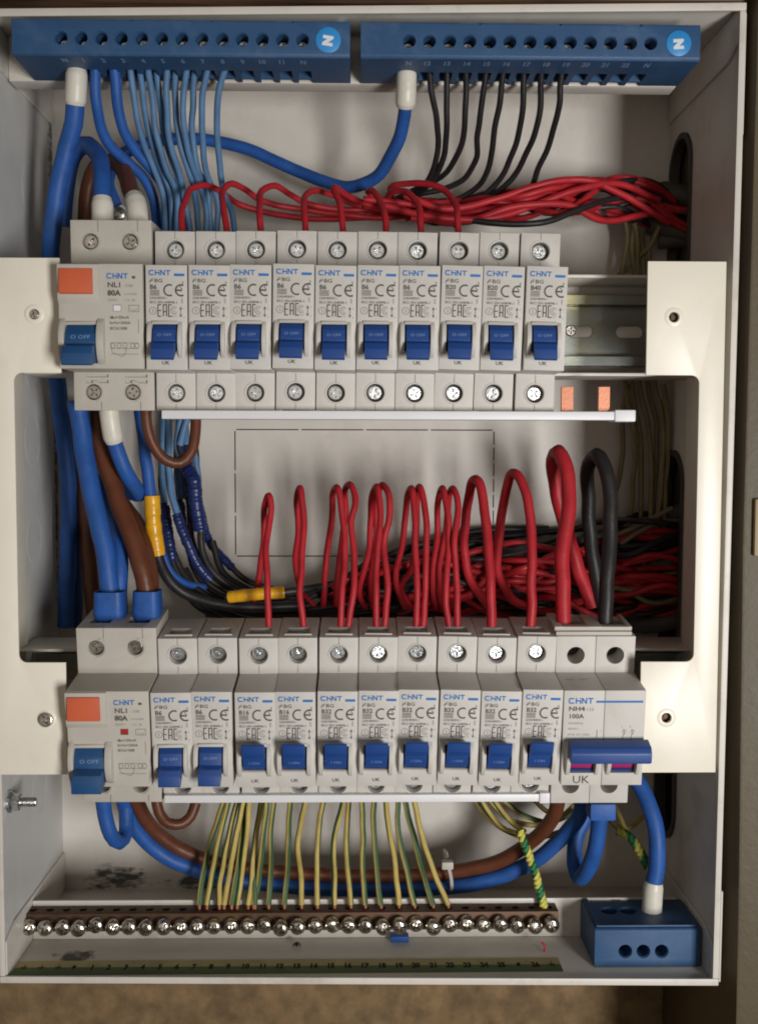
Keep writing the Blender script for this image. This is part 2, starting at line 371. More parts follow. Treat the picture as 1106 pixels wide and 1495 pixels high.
FLOORM = stained('stained_floor_paint', (0.64, 0.60, 0.53), [(-42, 42, ZB, 15, 13, 6)])
bm = bmesh.new(); box(bm, XL - 1.2, XR + 1.2, YF, YB + 1.2, ZB - 1.2, ZB, 0.5); skew(bm); bput('bottom_wall', finish(bm, 'bottom_wall', FLOORM, 30))
# folded lips round the front edge, and the corner flanges of the two end caps
bm = bmesh.new()
box(bm, XL - 1.6, XR + 1.6, YF - 1.6, YF - .05, ZT - 1.8, ZT + 1.6, 0.5)
box(bm, XL - 1.6, XR + 1.6, YF - 1.6, YF - .05, ZB - 1.6, ZB + 1.6, 0.5)
box(bm, XR - 1.2, XR + 1.6, YF - 1.5, YF - .05, ZB + 1.7, ZT - 1.9, 0.4)
box(bm, XL - 1.6, XL + 1.0, YF - 1.5, YF - .05, ZB + 1.7, ZT - 1.9, 0.4)
box(bm, XR + 1.7, XR + 2.7, YF + 1.0, YF + 60, 82, ZT - 2, 0.4); box(bm, XR + 1.7, XR + 2.6, YF - 1.2, YF + 60, ZB, -262, 0.4)
skew(bm); bput('front_rim', finish(bm, 'front_rim', PAINT, 30))
for (x0, x1) in ((XL + .02, XL + 1.3), (XR - 1.3, XR - .02)):
    bm = bmesh.new(); prism(bm, [(YF + .3, ZB + .1), (YF + .3, ZB + 17), (YF + 14, ZB + 21.5), (YB - 1, ZB + 21.5), (YB - 1, ZB + .1)], x0, x1, 'X', 0.3, 1); skew(bm)
    bput('corner_flange', finish(bm, 'corner_flange', PAINT, 30))
    bm = bmesh.new(); prism(bm, [(YF + .3, ZT - .1), (YF + .3, ZT - 15), (YF + 14, ZT - 19), (YB - 1, ZT - 19), (YB - 1, ZT - .1)], x0, x1, 'X', 0.3, 1); skew(bm)
    bput('corner_flange', finish(bm, 'corner_flange', PAINT, 30))
# ledge plates that carry the terminal blocks and the earth bar
bm = bmesh.new(); box(bm, XL + 1.5, at(986, 112, 47).x, 46.5, 48, 111.8, ZT - .1, 0.4); box(bm, XL + 1.5, at(986, 112, 47).x, 48.1, 58, 111.8, 113, 0.3)
for v in bm.verts:
    if v.co.z > 125: v.co.z += ztop_at(v.co.x) - ZT
bput('upper_ledge', finish(bm, 'upper_ledge', PAINT, 30))
bm = bmesh.new(); box(bm, XL + 1.5, 256, 60, 61.5, ZB + .1, at(400, 1313.5, 60).z, 0.4)
bput('lower_ledge', finish(bm, 'lower_ledge', PAINT, 30))
# round knock-outs pressed in the left wall
def knock(y, z, r):
    bm = bmesh.new(); n = 40; R_ = []
    for (rr, dx) in ((r + .22, .01), (r + .08, .12), (r - .08, .12), (r - .22, .01)):
        R_.append([bm.verts.new((XL + dx, y + rr * math.cos(2 * PI * i / n), z + rr * math.sin(2 * PI * i / n))) for i in range(n)])
    for a in range(3):
        for i in range(n): bm.faces.new((R_[a][i], R_[a][(i + 1) % n], R_[a + 1][(i + 1) % n], R_[a + 1][i]))
    bput('knockout', finish(bm, 'knockout', LEFTP, 40))
for (y, z, r) in ((78, -55, 12), (78, -105, 12), (80, -235, 12), (80, 70, 12), (82, 35, 9), (78, -20, 9)): knock(y, z, r)

# ------------------------------------------------------------------ screw heads
def screw_mesh(name, R_=3.5, m=SCREW, h=1.6, slot=0.85, arm=2.4, pozi=True, dome=0.0):
    bm = bmesh.new(); lathe(bm, [(R_, 0), (R_, -h * .55), (R_ * .93, -h * .85), (R_ * .8, -h)] + ([(R_ * .4, -h - dome)] if dome else []), 'Y', n=22)
    me = finish(bm, name, m); c = bmesh.new()
    for ang in (0, PI / 2):
        t = bmesh.new(); prism(t, [(-arm, -h - dome - 1), (arm, -h - dome - 1), (arm * .9, -h + .1), (arm * .35, -h + 1.25), (-arm * .35, -h + 1.25), (-arm * .9, -h + .1)], -slot / 2, slot / 2, 'Z')
        bmesh.ops.rotate(t, verts=t.verts, cent=(0, 0, 0), matrix=Matrix.Rotation(ang, 3, 'Y'))
        tm = bpy.data.meshes.new('t'); t.to_mesh(tm); t.free(); c.from_mesh(tm); bpy.data.meshes.remove(tm)
    me = cut(me, c)
    return me
SCR = screw_mesh('terminal_screw'); SCRD = screw_mesh('dull_terminal_screw', m=SCREWD); SCRBIG = screw_mesh('pan_head_screw', 3.9, SCREWD, 2.2, 0.95, 2.6, dome=.35)
SCRE = screw_mesh('earth_screw', 3.85, SCREWE, 2.8, 1.15, 2.9, dome=.4)
def add_screw(me, parent, x, y, z, name='screw'):
    return put(name, me, parent, (x, y, z), (random.uniform(-.06, .06), random.uniform(0, PI), random.uniform(-.06, .06)))

# ------------------------------------------------------------------ circuit breakers
FD = -66.0                                   # the face, in front of the rail
ST = -44.1                                   # the shoulders
def body_profile(top=40.0, bot=-40.0):
    return [(FD, -22.3), (FD, 22.3), (ST, 23.0), (ST, top), (-12, top), (-12, top - 7), (-2, top - 7), (-2, 20), (0.5, 20), (0.5, -20), (-2, -20), (-2, bot + 7), (-12, bot + 7), (-12, bot), (ST, bot), (ST, -23.0)]
def lip_arc(z0, z1, bulge, n=10):
    """outline in YZ of the round guard beside a toggle"""
    p = [(FD + .8, z0)]
    for i in range(n + 1):
        t = i / n; p.append((FD - bulge * math.sin(PI * t) ** .7 - .05, z0 + (z1 - z0) * t))
    p.append((FD + .8, z1)); return p
TX = -0.55                                   # toggle centre
def housing_mesh():
    bm = bmesh.new(); prism(bm, body_profile(), -8.87, 8.87, 'X', 0.35, 2)
    me = finish(bm, 'housing', [PLAST, BLACKI])
    c = bmesh.new()
    for z in (31.9, -31.9):
        lathe(c, [(4.15, ST - 1), (4.15, ST + 9)], 'Y', (0, 0, z), 28)
        sg = 1 if z > 0 else -1
        box(c, -.13, .13, ST - 1, ST + .7, min(sg * 23.4, sg * 41), max(sg * 23.4, sg * 41))
        box(c, -5, 5, ST + 7.5, ST + 15.5, min(sg * 32, sg * 42), max(sg * 32, sg * 42))          # cable slot
        box(c, -3, 3, ST + 5.8, ST + 7.6, min(sg * 38.6, sg * 42), max(sg * 38.6, sg * 42))
    box(c, TX - 5.6, TX + 5.5, FD - 1, FD + 9, -14.2, -2.8)
    return cut(me, c, BLACKI if False else PLAST)
HOUS = housing_mesh()
def bar_mesh():                              # the raised lighter rib in front of the cable slot
    bm = bmesh.new(); box(bm, -6.3, 6.3, ST + 3.6, ST + 5.0, 39.9, 40.7, .2); box(bm, -6.3, 6.3, ST + 3.6, ST + 5.0, -40.7, -39.9, .2)
    return finish(bm, 'slot_rib', PLAST, 30)
def collar_mesh():
    bm = bmesh.new(); n = 28
    R_ = [[bm.verts.new((rr * math.cos(2 * PI * i / n), yy, rr * math.sin(2 * PI * i / n))) for i in range(n)] for (rr, yy) in ((4.95, .05), (4.75, -.4), (4.35, -.45), (4.1, -.25), (4.08, .3))]
    for a in range(4):
        for i in range(n): bm.faces.new((R_[a][i], R_[a][(i + 1) % n], R_[a + 1][(i + 1) % n], R_[a + 1][i]))
    return finish(bm, 'screw_collar', PLAST, 50)
COLLAR = collar_mesh()
RIB = bar_mesh()
def guard_mesh():
    bm = bmesh.new()
    prism(bm, lip_arc(-17.2, -1.6, 3.4), TX - 7.5, TX - 5.65, 'X', .3, 2)
    prism(bm, lip_arc(-17.2, -1.6, 3.4), TX + 5.55, TX + 7.3, 'X', .3, 2)
    prism(bm, [(FD + .5, -2.75), (FD - 1.4, -2.75), (FD - 1.0, -1.5), (FD + .5, -1.2)], TX - 5.7, TX + 5.6, 'X', .2, 1)
    prism(bm, [(FD + .5, -14.3), (FD - .8, -14.3), (FD + .5, -15.9)], TX - 5.7, TX + 5.6, 'X', .1, 1)
    return finish(bm, 'toggle_guard', PLAST, 35)
GUARD = guard_mesh()
def toggle_mesh(on, w=9.7, x=TX, z0=-17.7, z1=-3.0, m=TOGGLE, reach=8.4, over=0.9, word=True):
    zc = (z0 + z1) / 2; hh = (z1 - z0) / 2
    # written for OFF (lever down); s mirrors it for ON
    s = -1 if on else 1
    prof = [(FD + 7, hh - .2), (FD - .3, hh - .1), (FD - 2.6, hh * .55), (FD - 3.6, .9), (FD - 3.7, -.2), (FD - reach + 1.8, -1.4), (FD - reach + .6, -hh * .55), (FD - reach, -hh - over + .6), (FD - reach + 1.0, -hh - over), (FD - 3.2, -hh - over * .2), (FD - .5, -hh), (FD + 7, -hh + .2)]
    bm = bmesh.new(); prism(bm, [(y, zc + s * z) for (y, z) in prof], x - w / 2, x + w / 2, 'X', .3, 2)
    if word:
        t = bmesh.new(); text_into(t, 'I ON' if on else 'O OFF', 0, -.6, 1.35 * w / 10, align='CENTER', mi=1, wscale=1.25)
        a = math.atan2(1.0, hh * .55 - .9) * (1 if on else -1)
        bmesh.ops.rotate(t, verts=t.verts, cent=(0, 0, 0), matrix=Matrix.Rotation(a, 3, 'X'))
        bmesh.ops.translate(t, verts=t.verts, vec=(x, FD - 3.2, zc + s * (hh * .55 + .9) / 2)); flip_print(t)
        tm = bpy.data.meshes.new('t'); t.to_mesh(tm); t.free(); bm.from_mesh(tm); bpy.data.meshes.remove(tm)
    return finish(bm, 'toggle', [m, INKD], 35, recalc=False)
def rocker_mesh(on, w=9.8, x=TX):
    """barrel facet with its word, then the lever that stands well clear of the face"""
    zc = -8.5; hh = 5.4; s = -1 if on else 1
    prof = [(FD + 7, hh - .2), (FD - .2, hh - .1), (FD - 2.2, hh * .6), (FD - 3.3, -1.0), (FD - 3.4, -1.9), (FD - 6.4, -2.7), (FD - 7.8, -5.2), (FD - 8.6, -9.0), (FD - 7.8, -9.9), (FD - 4.0, -7.6), (FD - .2, -hh), (FD + 7, -hh + .2)]
    bm = bmesh.new(); prism(bm, [(y, zc + s * z) for (y, z) in prof], x - w / 2, x + w / 2, 'X', .3, 2)
    t = bmesh.new(); text_into(t, 'I ON' if on else 'O OFF', 0, -.65, 1.3, align='CENTER', mi=1, wscale=1.25)
    bmesh.ops.rotate(t, verts=t.verts, cent=(0, 0, 0), matrix=Matrix.Rotation(math.atan2(1.1, 4.24) * (1 if on else -1), 3, 'X'))
    bmesh.ops.translate(t, verts=t.verts, vec=(x, FD - 2.83, zc + s * 1.1)); flip_print(t)
    tm = bpy.data.meshes.new('t'); t.to_mesh(tm); t.free(); bm.from_mesh(tm); bpy.data.meshes.remove(tm)
    return finish(bm, 'toggle', [TOGGLE, INKD], 35, recalc=False)
TOG = {False: rocker_mesh(False), True: rocker_mesh(True)}

def chnt(bm, x, z, h, mi=0, ws=1.0):
    """the maker's name as strokes: C H (short i) N T"""
    t = h * .23; w_ = h * .95 * ws; g = h * .22 * ws
    stroke(bm, [(x + w_, z + h - t/2), (x + w_*.3, z + h - t/2), (x + t/2, z + h*.7), (x + t/2, z + h*.3), (x + w_*.3, z + t/2), (x + w_, z + t/2)], t, mi=mi); x += w_ + g
    stroke(bm, [(x + t/2, z), (x + t/2, z + h)], t, mi=mi); stroke(bm, [(x + t*.5, z + h*.5), (x + w_*.82, z + h*.5)], t, mi=mi); stroke(bm, [(x + w_*.82, z), (x + w_*.82, z + h*.62)], t, mi=mi)
    stroke(bm, [(x + w_*.82, z + h*.80), (x + w_*.82, z + h)], t, mi=mi); x += w_ * .82 + g * .9
    stroke(bm, [(x + t/2, z), (x + t/2, z + h)], t, mi=mi); stroke(bm, [(x + t*.6, z + h - t*.3), (x + w_*.8, z + t*.3)], t, mi=mi); stroke(bm, [(x + w_*.85, z), (x + w_*.85, z + h)], t, mi=mi); x += w_ * .95 + g*.6
    stroke(bm, [(x, z + h - t/2), (x + w_ * .95, z + h - t/2)], t, mi=mi); stroke(bm, [(x + w_*.48, z), (x + w_*.48, z + h - t)], t, mi=mi)
    return x + w_ * .95
def ce(bm, x, z, h, t=.42, mi=0):
    r = h / 2
    stroke(bm, arc(x + r, z + r, r, r, 62, 298, 14), t, mi=mi)
    stroke(bm, arc(x + r * 3.15, z + r, r, r, 62, 298, 14), t, mi=mi); stroke(bm, [(x + r * 2.2, z + r), (x + r * 3.35, z + r)], t, mi=mi)
def eac(bm, x, z, w_, h, t=.34, mi=0):
    e = w_ * .26; g = w_ * .11
    stroke(bm, [(x + e, z + h), (x + t/2, z + h), (x + t/2, z), (x + e, z)], t, mi=mi); stroke(bm, [(x + t/2, z + h/2), (x + e, z + h/2)], t, mi=mi); x += e + g
    stroke(bm, [(x + t/2, z), (x + t/2, z + h), (x + e, z + h), (x + e, z)], t, mi=mi); stroke(bm, [(x, z + h * .4), (x + e, z + h*.4)], t, mi=mi); x += e + g
    stroke(bm, [(x + e, z + h), (x + t/2, z + h), (x + t/2, z), (x + e, z)], t, mi=mi)
def rating_print(rating):
    X0 = -8.87
    def zz(v): return 22.3 - (v - 290) / 11.13
    bm = bmesh.new()
    # material 0 blue, 1 dark grey, 2 faint
    xe = chnt(bm, X0 + 1.35, zz(339), 2.25, 0, 1.02)
    stroke(bm, [(X0 + 12.2, zz(336)), (X0 + 16.6, zz(336))], 1.15, mi=0)
    stroke(bm, arc(X0 + 3.1, zz(374), 1.3, 1.6, 80, 185, 8), .3, mi=1); stroke(bm, [(X0 + 1.9, zz(368)), (X0 + 3.3, zz(362))], .3, mi=1)
    text_into(bm, 'BG', X0 + 3.7, zz(372), 1.6, mi=1, wscale=1.3, bold=.02)
    text_into(bm, rating, X0 + 1.75, zz(404), 2.0, mi=1, wscale=1.05, bold=.035)
    ce(bm, X0 + 7.9, zz(434), 4.6, .72, 1)
    for v in (411, 418, 425, 432): stroke(bm, [(X0 + 1.8, zz(v)), (X0 + 5.9, zz(v))], .42, mi=2)
    text_into(bm, '230/400V~', X0 + 1.7, zz(451), 1.05, mi=1, wscale=1.2, bold=.02)
    text_into(bm, 'IEC/ EN 60898-1', X0 + 1.7, zz(471), 1.05, mi=1, wscale=1.22, bold=.02)
    stroke(bm, arc(X0 + 3.1, zz(506), 1.5, 1.5, 0, 360, 16), .25, mi=2); text_into(bm, 'S', X0 + 3.1, zz(514), 1.5, mi=2, align='CENTER')
    eac(bm, X0 + 5.0, zz(532), 6.2, 4.9, .5, 1)
    stroke(bm, arc(X0 + 12.2, zz(503), 1.5, 1.5, 45, 315, 12), .28, mi=2); stroke(bm, arc(X0 + 12.3, zz(503), .75, .75, 45, 315, 8), .22, mi=2); text_into(bm, 'CCC', X0 + 12.2, zz(534), .8, mi=2, align='CENTER')
    stroke(bm, [(X0 + 15.0, zz(530)), (X0 + 15.0, zz(492))], .26, mi=1)
    for (v, d) in ((488, -1), (534, 1)): stroke(bm, [(X0 + 14.5, zz(v) + d * 1.0), (X0 + 15.0, zz(v)), (X0 + 15.5, zz(v) + d * 1.0)], .3, mi=1)
    text_into(bm, 'o', X0 + 16.0, zz(538), .9, mi=2); text_into(bm, 'I', X0 + 16.2, zz(498), .9, mi=2)
    text_into(bm, '6000  3', X0 + 15.9, zz(470), .8, mi=2, rot=PI/2, bold=.01)
    stroke(bm, [(X0 + 15.6, zz(366)), (X0 + 16.2, zz(372)), (X0 + 15.6, zz(380)), (X0 + 14.7, zz(394)), (X0 + 15.6, zz(402)), (X0 + 15.1, zz(414))], .28, mi=1)
    text_into(bm, 'UK', X0 + 8.4, zz(760) , 1.5, mi=1, align='CENTER', bold=.03, wscale=1.2)
    flip_print(bm); me = finish(bm, 'rating_lettering', [INKB, INKG, INKL], recalc=False)
    return me
PRN = {}
def breaker(i, row, x, z, rating, on, tilt, label, spin=0.0):
    r = empty('circuit_breaker', (x + random.uniform(-.06, .06), 66, z + random.uniform(-.35, .35)), label, 'circuit breaker', 'single breakers of the %s row' % row, (tilt + random.uniform(-.008, .008), spin, random.uniform(-.006, .006)))
    put('housing', HOUS, r); put('slot_rib', RIB, r)
    put('toggle_guard', GUARD, r); put('toggle', TOG[on], r, (0, 0, 0))
    if rating not in PRN: PRN[rating] = rating_print(rating)
    put('lettering', PRN[rating], r, (0, FD - .06, 0))
    for zz in (31.9, -31.9):
        put('screw_collar', COLLAR, r, (0, ST, zz)); add_screw(SCR, r, random.uniform(-.15, .15), ST + 4.4 + random.uniform(-.3, .5), zz)
    return r
TT, TB, ROWZ = 0.033, 0.126, -178.475
ORD = ['first', 'second', 'third', 'fourth', 'fifth', 'sixth', 'seventh', 'eighth', 'ninth', 'tenth']
RT = ['B6'] * 7 + ['B20', 'B20', 'B40']; RB = ['B6', 'B6', 'B16', 'B16'] + ['B32'] * 6
NOTE = {'B6': '6', 'B16': '16', 'B20': '20', 'B32': '32', 'B40': '40'}
# face-top corners measured along each row
tx = [213.4, 274, 336, 398, 460, 520.5, 581.5, 645.5, 707, 770]
txb = [213.7, 273.6, 334.5, 396, 457.8, 517.7, 578.3, 639.2, 700.6, 764]
bx_ = [221.4, 283, 342.8, 402.5, 463, 522, 582.3, 642, 701.3, 761]
bxb = [221, 281, 342, 401.5, 460.6, 519, 579, 638, 699, 758]
for i in range(10):
    a, b = at(tx[i], 389, 0), at(txb[i], 540, 0)
    sp = math.atan2(a.x - b.x, 44) * .8
    breaker(i, 'upper', (a.x + b.x) / 2 + 9.1, 0, RT[i], False, TT,
            'upper-row grey breaker marked %s with switch down, %s from the left%s' % (RT[i], ORD[i], ', no wire on top' if i > 7 else ''), sp)
for i in range(10):
    a, b = at(bx_[i], 1011, 0), at(bxb[i], 1148, -4)
    breaker(i, 'lower', at(bx_[i], 1011, 0).x * .5 + at(bxb[i], 1148, 5).x * .5 + 9.1, ROWZ, RB[i], i > 1, TB,
            'lower-row grey breaker marked %s with switch %s, %s from the left' % (RB[i], 'up' if i > 1 else 'down', ORD[i]), 0.0 + (a.x - b.x) / 60)

# ------------------------------------------------------------------ residual current devices (two modules wide)
def rcd_meshes():
    bm = bmesh.new(); prism(bm, body_profile(44.4, -40.2), -18.1, 18.0, 'X', .4, 2)
    me = finish(bm, 'housing', [PLAST2, BLACKI]); c = bmesh.new()
    for x in (-9.4, 8.2):
        for z in (35.0, -31.9):
            lathe(c, [(3.65, ST - 1), (3.65, ST + 9)], 'Y', (x, 0, z), 26)
            sg = 1 if z > 0 else -1; e = 46 if sg > 0 else 42
            box(c, x - 5, x + 5, ST + 8, ST + 17, min(sg * 34, sg * e), max(sg * 34, sg * e))
            box(c, x + 3.4, x + 3.75, ST - 1, ST + .6, min(z + sg * 4.4, z + sg * 12), max(z + sg * 4.4, z + sg * 12))
        for z in (-25.6, -28.4): pass
    for x in (-12.5, 5.0):
        for z in (-24.6, -27.2): box(c, x, x + 10, ST - 1, ST + 1.4, z - .65, z + .65)
    box(c, -15.1, -1.7, FD - 1, FD + 9, -20.0, -3.6)
    box(c, 5.1, 8.6, FD - 1, FD + 1.2, 2.2, 5.0)
    hous = cut(me, c, PLAST2)
    bm = bmesh.new()
    # round collars on the right of each terminal screw
    guard = []
    for x in (-9.4, 8.2):
        for z in (35.0, -31.9):
            sg = 1 if z > 0 else -1; n = 12; prof = []
            for i in range(n + 1):
                t = math.radians(70 - 160 * i / n); prof.append((x + 5.1 * math.cos(t), z + sg * 5.1 * math.sin(t)))
            inner = [(x + 4.2 * math.cos(math.radians(70 - 160 * i / n)), z + sg * 4.2 * math.sin(math.radians(70 - 160 * i / n))) for i in range(n, -1, -1)]
            bm = bmesh.new(); prism(bm, prof + inner, ST - .5, ST + .3, 'Y'); guard.append(('screw_collar', finish(bm, 'screw_collar', PLAST2, 35)))
    # raised upper-left field under the test button, with its sloping foot
    bm = bmesh.new(); prism(bm, [(FD + .3, 22.2), (FD - 1.1, 21.9), (FD - 1.1, 7.7), (FD + .3, 5.0)], -18.2, -.3, 'X', .25, 2); guard.append(('button_field', finish(bm, 'button_field', PLAST2, 35)))
    # guards beside the toggle
    for (x0, x1) in ((-17.6, -15.2), (-1.6, 1.6)):
        bm = bmesh.new(); prism(bm, lip_arc(-20.6, -.8, 4.2), x0, x1, 'X', .4, 2); guard.append(('toggle_guard', finish(bm, 'toggle_guard', PLAST2, 35)))
    bm = bmesh.new()
    prism(bm, [(FD + .5, -3.5), (FD - 1.2, -3.5), (FD - .8, -2.2), (FD + .5, -1.8)], -15.3, -1.5, 'X', .2, 1)
    guard.append(('toggle_lip', finish(bm, 'toggle_lip', PLAST2, 35)))
    bm = bmesh.new(); prism(bm, [(FD + .2, 20.3), (FD - 2.0, 20.1), (FD - 3.0, 9.6), (FD + .2, 9.1)], -17.2, -3.0, 'X', .35, 2); btn = finish(bm, 'test_button', ORANGE, 35)
    def printing(mark):
        bm = bmesh.new(); X0 = 2.6
        chnt(bm, X0, 16.0, 2.35, 0, .95); stroke(bm, [(X0 + 10.8, 16.6), (X0 + 12.3, 16.6)], 1.1, mi=1)
        text_into(bm, 'NL1', X0 + .3, 12.4, 2.2, mi=1, wscale=1.15, bold=.03); text_into(bm, '-100', X0 + 7.2, 12.5, 1.3, mi=2, wscale=1.25)
        text_into(bm, '80A', X0 + .3, 8.9, 2.3, mi=1, wscale=1.05, bold=.045); text_into(bm, 'In=0.03A', X0 + 7.6, 9.1, .95, mi=2, wscale=1.1)
        text_into(bm, '230V~', X0 + .3, 6.5, 1.1, mi=2, wscale=1.2); text_into(bm, 'I m 3k', X0 + 7.6, 6.5, 1.1, mi=2, wscale=1.2)
        stroke(bm, [(X0 + 9.3, 2.1), (X0 + 9.3, 4.8), (X0 + 13.6, 4.8), (X0 + 13.6, 2.1), (X0 + 9.3, 2.1)], .25, mi=2); stroke(bm, arc(X0 + 11.4, 3.4, 1.4, .8, 180, 360, 8), .22, mi=2)
        for k, s in enumerate(('IΔn=30mA', 'In=Ic=500A', 'IEC61008')): text_into(bm, s, X0 + 1, -.9 - 2.35 * k, 1.25, mi=1, wscale=1.1, bold=.02)
        for z in (-11.2, -13.6, -16): stroke(bm, [(X0 + 1.2, z), (X0 + 13.2, z + random.uniform(-.2, .2))], .22, mi=2)
        for x in (2.2, 4.8, 7.4, 10.6, 12.6): stroke(bm, arc(X0 + x, -12.4, .9, 1.1, 0, 360, 10), .24, mi=2)
        stroke(bm, [(X0 + 1.2, -11.2), (X0 + 1.8, -15.2), (X0 + 6, -17), (X0 + 7.5, -16), (X0 + 8, -13)], .25, mi=2)
        stroke(bm, [(X0 + 13.3, -1), (X0 + 13.3, -7)], .25, mi=2)
        flip_print(bm); return finish(bm, 'lettering', [INKB, INKG, INKL], recalc=False)
    bm = bmesh.new(); box(bm, 5.3, 8.4, FD + .35, FD + 1.0, 2.4, 4.8, .1); win = finish(bm, 'indicator', WHITEP); win2 = win.copy(); win2.materials[0] = REDF
    tog = toggle_mesh(False, 12.9, -8.4, -19.8, -3.8, TOGGLE2, 10.5, 1.5)
    return hous, guard, btn, printing(0), win, win2, tog
RCD = rcd_meshes()
def rcd(x, z, tilt, red, label):
    r = empty('residual_current_device', (x, 66, z), label, 'trip switch', 'double width trip switches with orange test buttons', (tilt, 0, 0))
    put('housing', RCD[0], r); [put(nm_, me_, r) for (nm_, me_) in RCD[1]]; put('test_button', RCD[2], r); put('toggle', RCD[6], r)
    put('indicator', RCD[5] if red else RCD[4], r); put('lettering', RCD[3], r, (0, FD - .06, 0))
    for sx in (-9.4, 8.2):
        for sz in (35.0, -31.9): add_screw(SCRD, r, sx, ST + 3.4, sz)
    return r
rx0 = -.3 + (at(85, 400, 0).x + at(211, 400, 0).x) / 2
rcd(rx0, 0, TT, False, 'upper trip switch with orange button and white indicator, left end of the upper row')
rx1 = -.5 + (at(102, 1080, 0).x + at(219, 1080, 0).x) / 2
rcd(rx1, ROWZ, TB, True, 'lower trip switch with orange button and red indicator, left end of the lower row')

# ------------------------------------------------------------------ main switch
mx0, mx1 = at(821, 1020, 1).x, at(940, 1020, 1).x
MS = empty('main_switch', ((mx0 + mx1) / 2, 66, ROWZ), 'double main switch marked 100A with one wide blue bar, right end of the lower row', 'main switch', None, (TB, 0, 0))
W = (mx1 - mx0) / 2
bm = bmesh.new()
prism(bm, body_profile(40.3, -41.5), -W, -.06, 'X', .4, 2); prism(bm, body_profile(40.3, -41.5), .06, W, 'X', .4, 2)
me = finish(bm, 'housing', [PLAST, BLACKI]); c = bmesh.new()
for x in (-W / 2, W / 2):
    for z in (31.2, -32.5): lathe(c, [(4.1, ST - 1), (4.1, ST + 14)], 'Y', (x, 0, z), 28)
    box(c, x - 5.6, x + 5.6, ST + 9, ST + 19, 36, 43); box(c, x - 5.6, x + 5.6, FD - 1, FD + 7, -16.4, -6)
put('housing', cut(me, c, PLAST), MS)
SHADET = mat('shaded_terminal', (0.05, 0.042, 0.035), 0.5, metal=.4)  # terminals coloured dark to paint the shade deep in their holes
for x in (-W / 2, W / 2):
    for z in (31.2, -32.5):
        bm = bmesh.new(); lathe(bm, [(3.9, ST + 12.5), (3.9, ST + 13.8)], 'Y', (x, 0, z), 20); put('recessed_terminal', finish(bm, 'recessed_terminal', SHADET, 30), MS)
bm = bmesh.new()
for x in (-W / 2, W / 2):
    prism(bm, lip_arc(-17.4, -1.5, 3.4), x - 7.4, x - 5.65, 'X', .3, 2); prism(bm, lip_arc(-17.4, -1.5, 3.4), x + 5.65, x + 7.2, 'X', .3, 2)
put('toggle_guard', finish(bm, 'toggle_guard', PLAST, 35), MS)
for x in (-W / 2, W / 2):
    bm = bmesh.new(); prism(bm, [(FD + 6, -6.2), (FD - 2, -6.2), (FD + 1.2, -14.6), (FD + 6, -15)], x - 5.3, x + 5.3, 'X', .2, 1); put('flag', finish(bm, 'flag', MAG, 35), MS)
    bm = bmesh.new(); prism(bm, [(FD + 6, -14.3), (FD + .8, -14.7), (FD + 2.2, -16.3), (FD + 6, -16.3)], x - 5.3, x + 5.3, 'X'); put('flag_edge', finish(bm, 'flag_edge', TOGGLE, 35), MS)
bm = bmesh.new(); prism(bm, [(FD - 2.5, -7.6), (FD - 8.6, -8.4), (FD - 10.2, -7.2), (FD - 10.2, -3.2), (FD - 8.6, -.8), (FD - 2.5, .6), (FD - 2.2, -3)], -W + 2.2, W + 1.2, 'X', .5, 2)
for x in (-W / 2, W / 2): box(bm, x - 5.2, x + 5.2, FD - 4, FD + 5, -7.2, -6.1 + 3, .3)
put('toggle_bar', finish(bm, 'toggle_bar', TOGGLE, 35), MS)
bm = bmesh.new(); chnt(bm, -W + 2, 16.2, 2.7, 0, 1.0); stroke(bm, [(-W + 14.3, 17.1), (W - 1.2, 17.1)], 1.0, mi=0)
text_into(bm, 'NH4', -W + 2.2, 12.9, 2.1, mi=1, wscale=1.25, bold=.03); text_into(bm, '-125', -W + 9.0, 12.9, 1.4, mi=2, wscale=1.3)
text_into(bm, '100A', -W + 2.2, 9.4, 2.1, mi=1, wscale=1.1, bold=.03)
text_into(bm, '50/60Hz', -W + 2.2, 6.6, 1.1, mi=2, wscale=1.3); text_into(bm, '400V~', -W + 2.2, 4.0, 1.1, mi=2, wscale=1.3); text_into(bm, 'IP20 AC-22A', -W + 2.2, 1.3, 1.1, mi=2, wscale=1.2)
stroke(bm, [(-3, 4), (-3, .2)], .3, mi=1); text_into(bm, 'I', -1.5, 3, 1.1, mi=2)
for x in (8.5, 12.2): text_into(bm, '1' if x < 9 else '3', x - .9, 5.0, 1.1, mi=2); stroke(bm, [(x + .2, 4.4), (x + .9, 2.8), (x, .8), (x, -.2)], .25, mi=1); stroke(bm, arc(x + .8, 3, .9, .9, 0, 300, 8), .2, mi=2)
flip_print(bm); put('lettering', finish(bm, 'lettering', [INKB, INKG, INKL], recalc=False), MS, (0, FD - .06, 0))
bm = bmesh.new(); text_into(bm, 'UK', -W + 5.0, -21.2, 3.7, mi=0, wscale=1.1, bold=.01); flip_print(bm); put('country_lettering', finish(bm, 'country_lettering', [INKG], recalc=False), MS, (0, FD - .06, 0))
bm = bmesh.new()
prism(bm, [(ST + 1.5, 40.2), (ST + 1.5, 42.0), (ST + 20, 42.0), (ST + 20, 40.2)], -W, W - 1.5, 'X', .3, 2)
box(bm, -W - .5, -W / 2 - 5.8, ST + 3, ST + 26, 42.1, 44, .3); box(bm, -W / 2 + 5.8, W / 2 - 5.8, ST + 3, ST + 24, 42.1, 44, .3); box(bm, W / 2 + 5.8, W - 1.2, ST + 3, ST + 24, 42.1, 44, .3)
box(bm, -W - .5, W - 2, ST + 3, ST + 7.6, 42.1, 43.9, .3)
me = finish(bm, 'terminal_cover', [PLAST2]); c = bmesh.new()
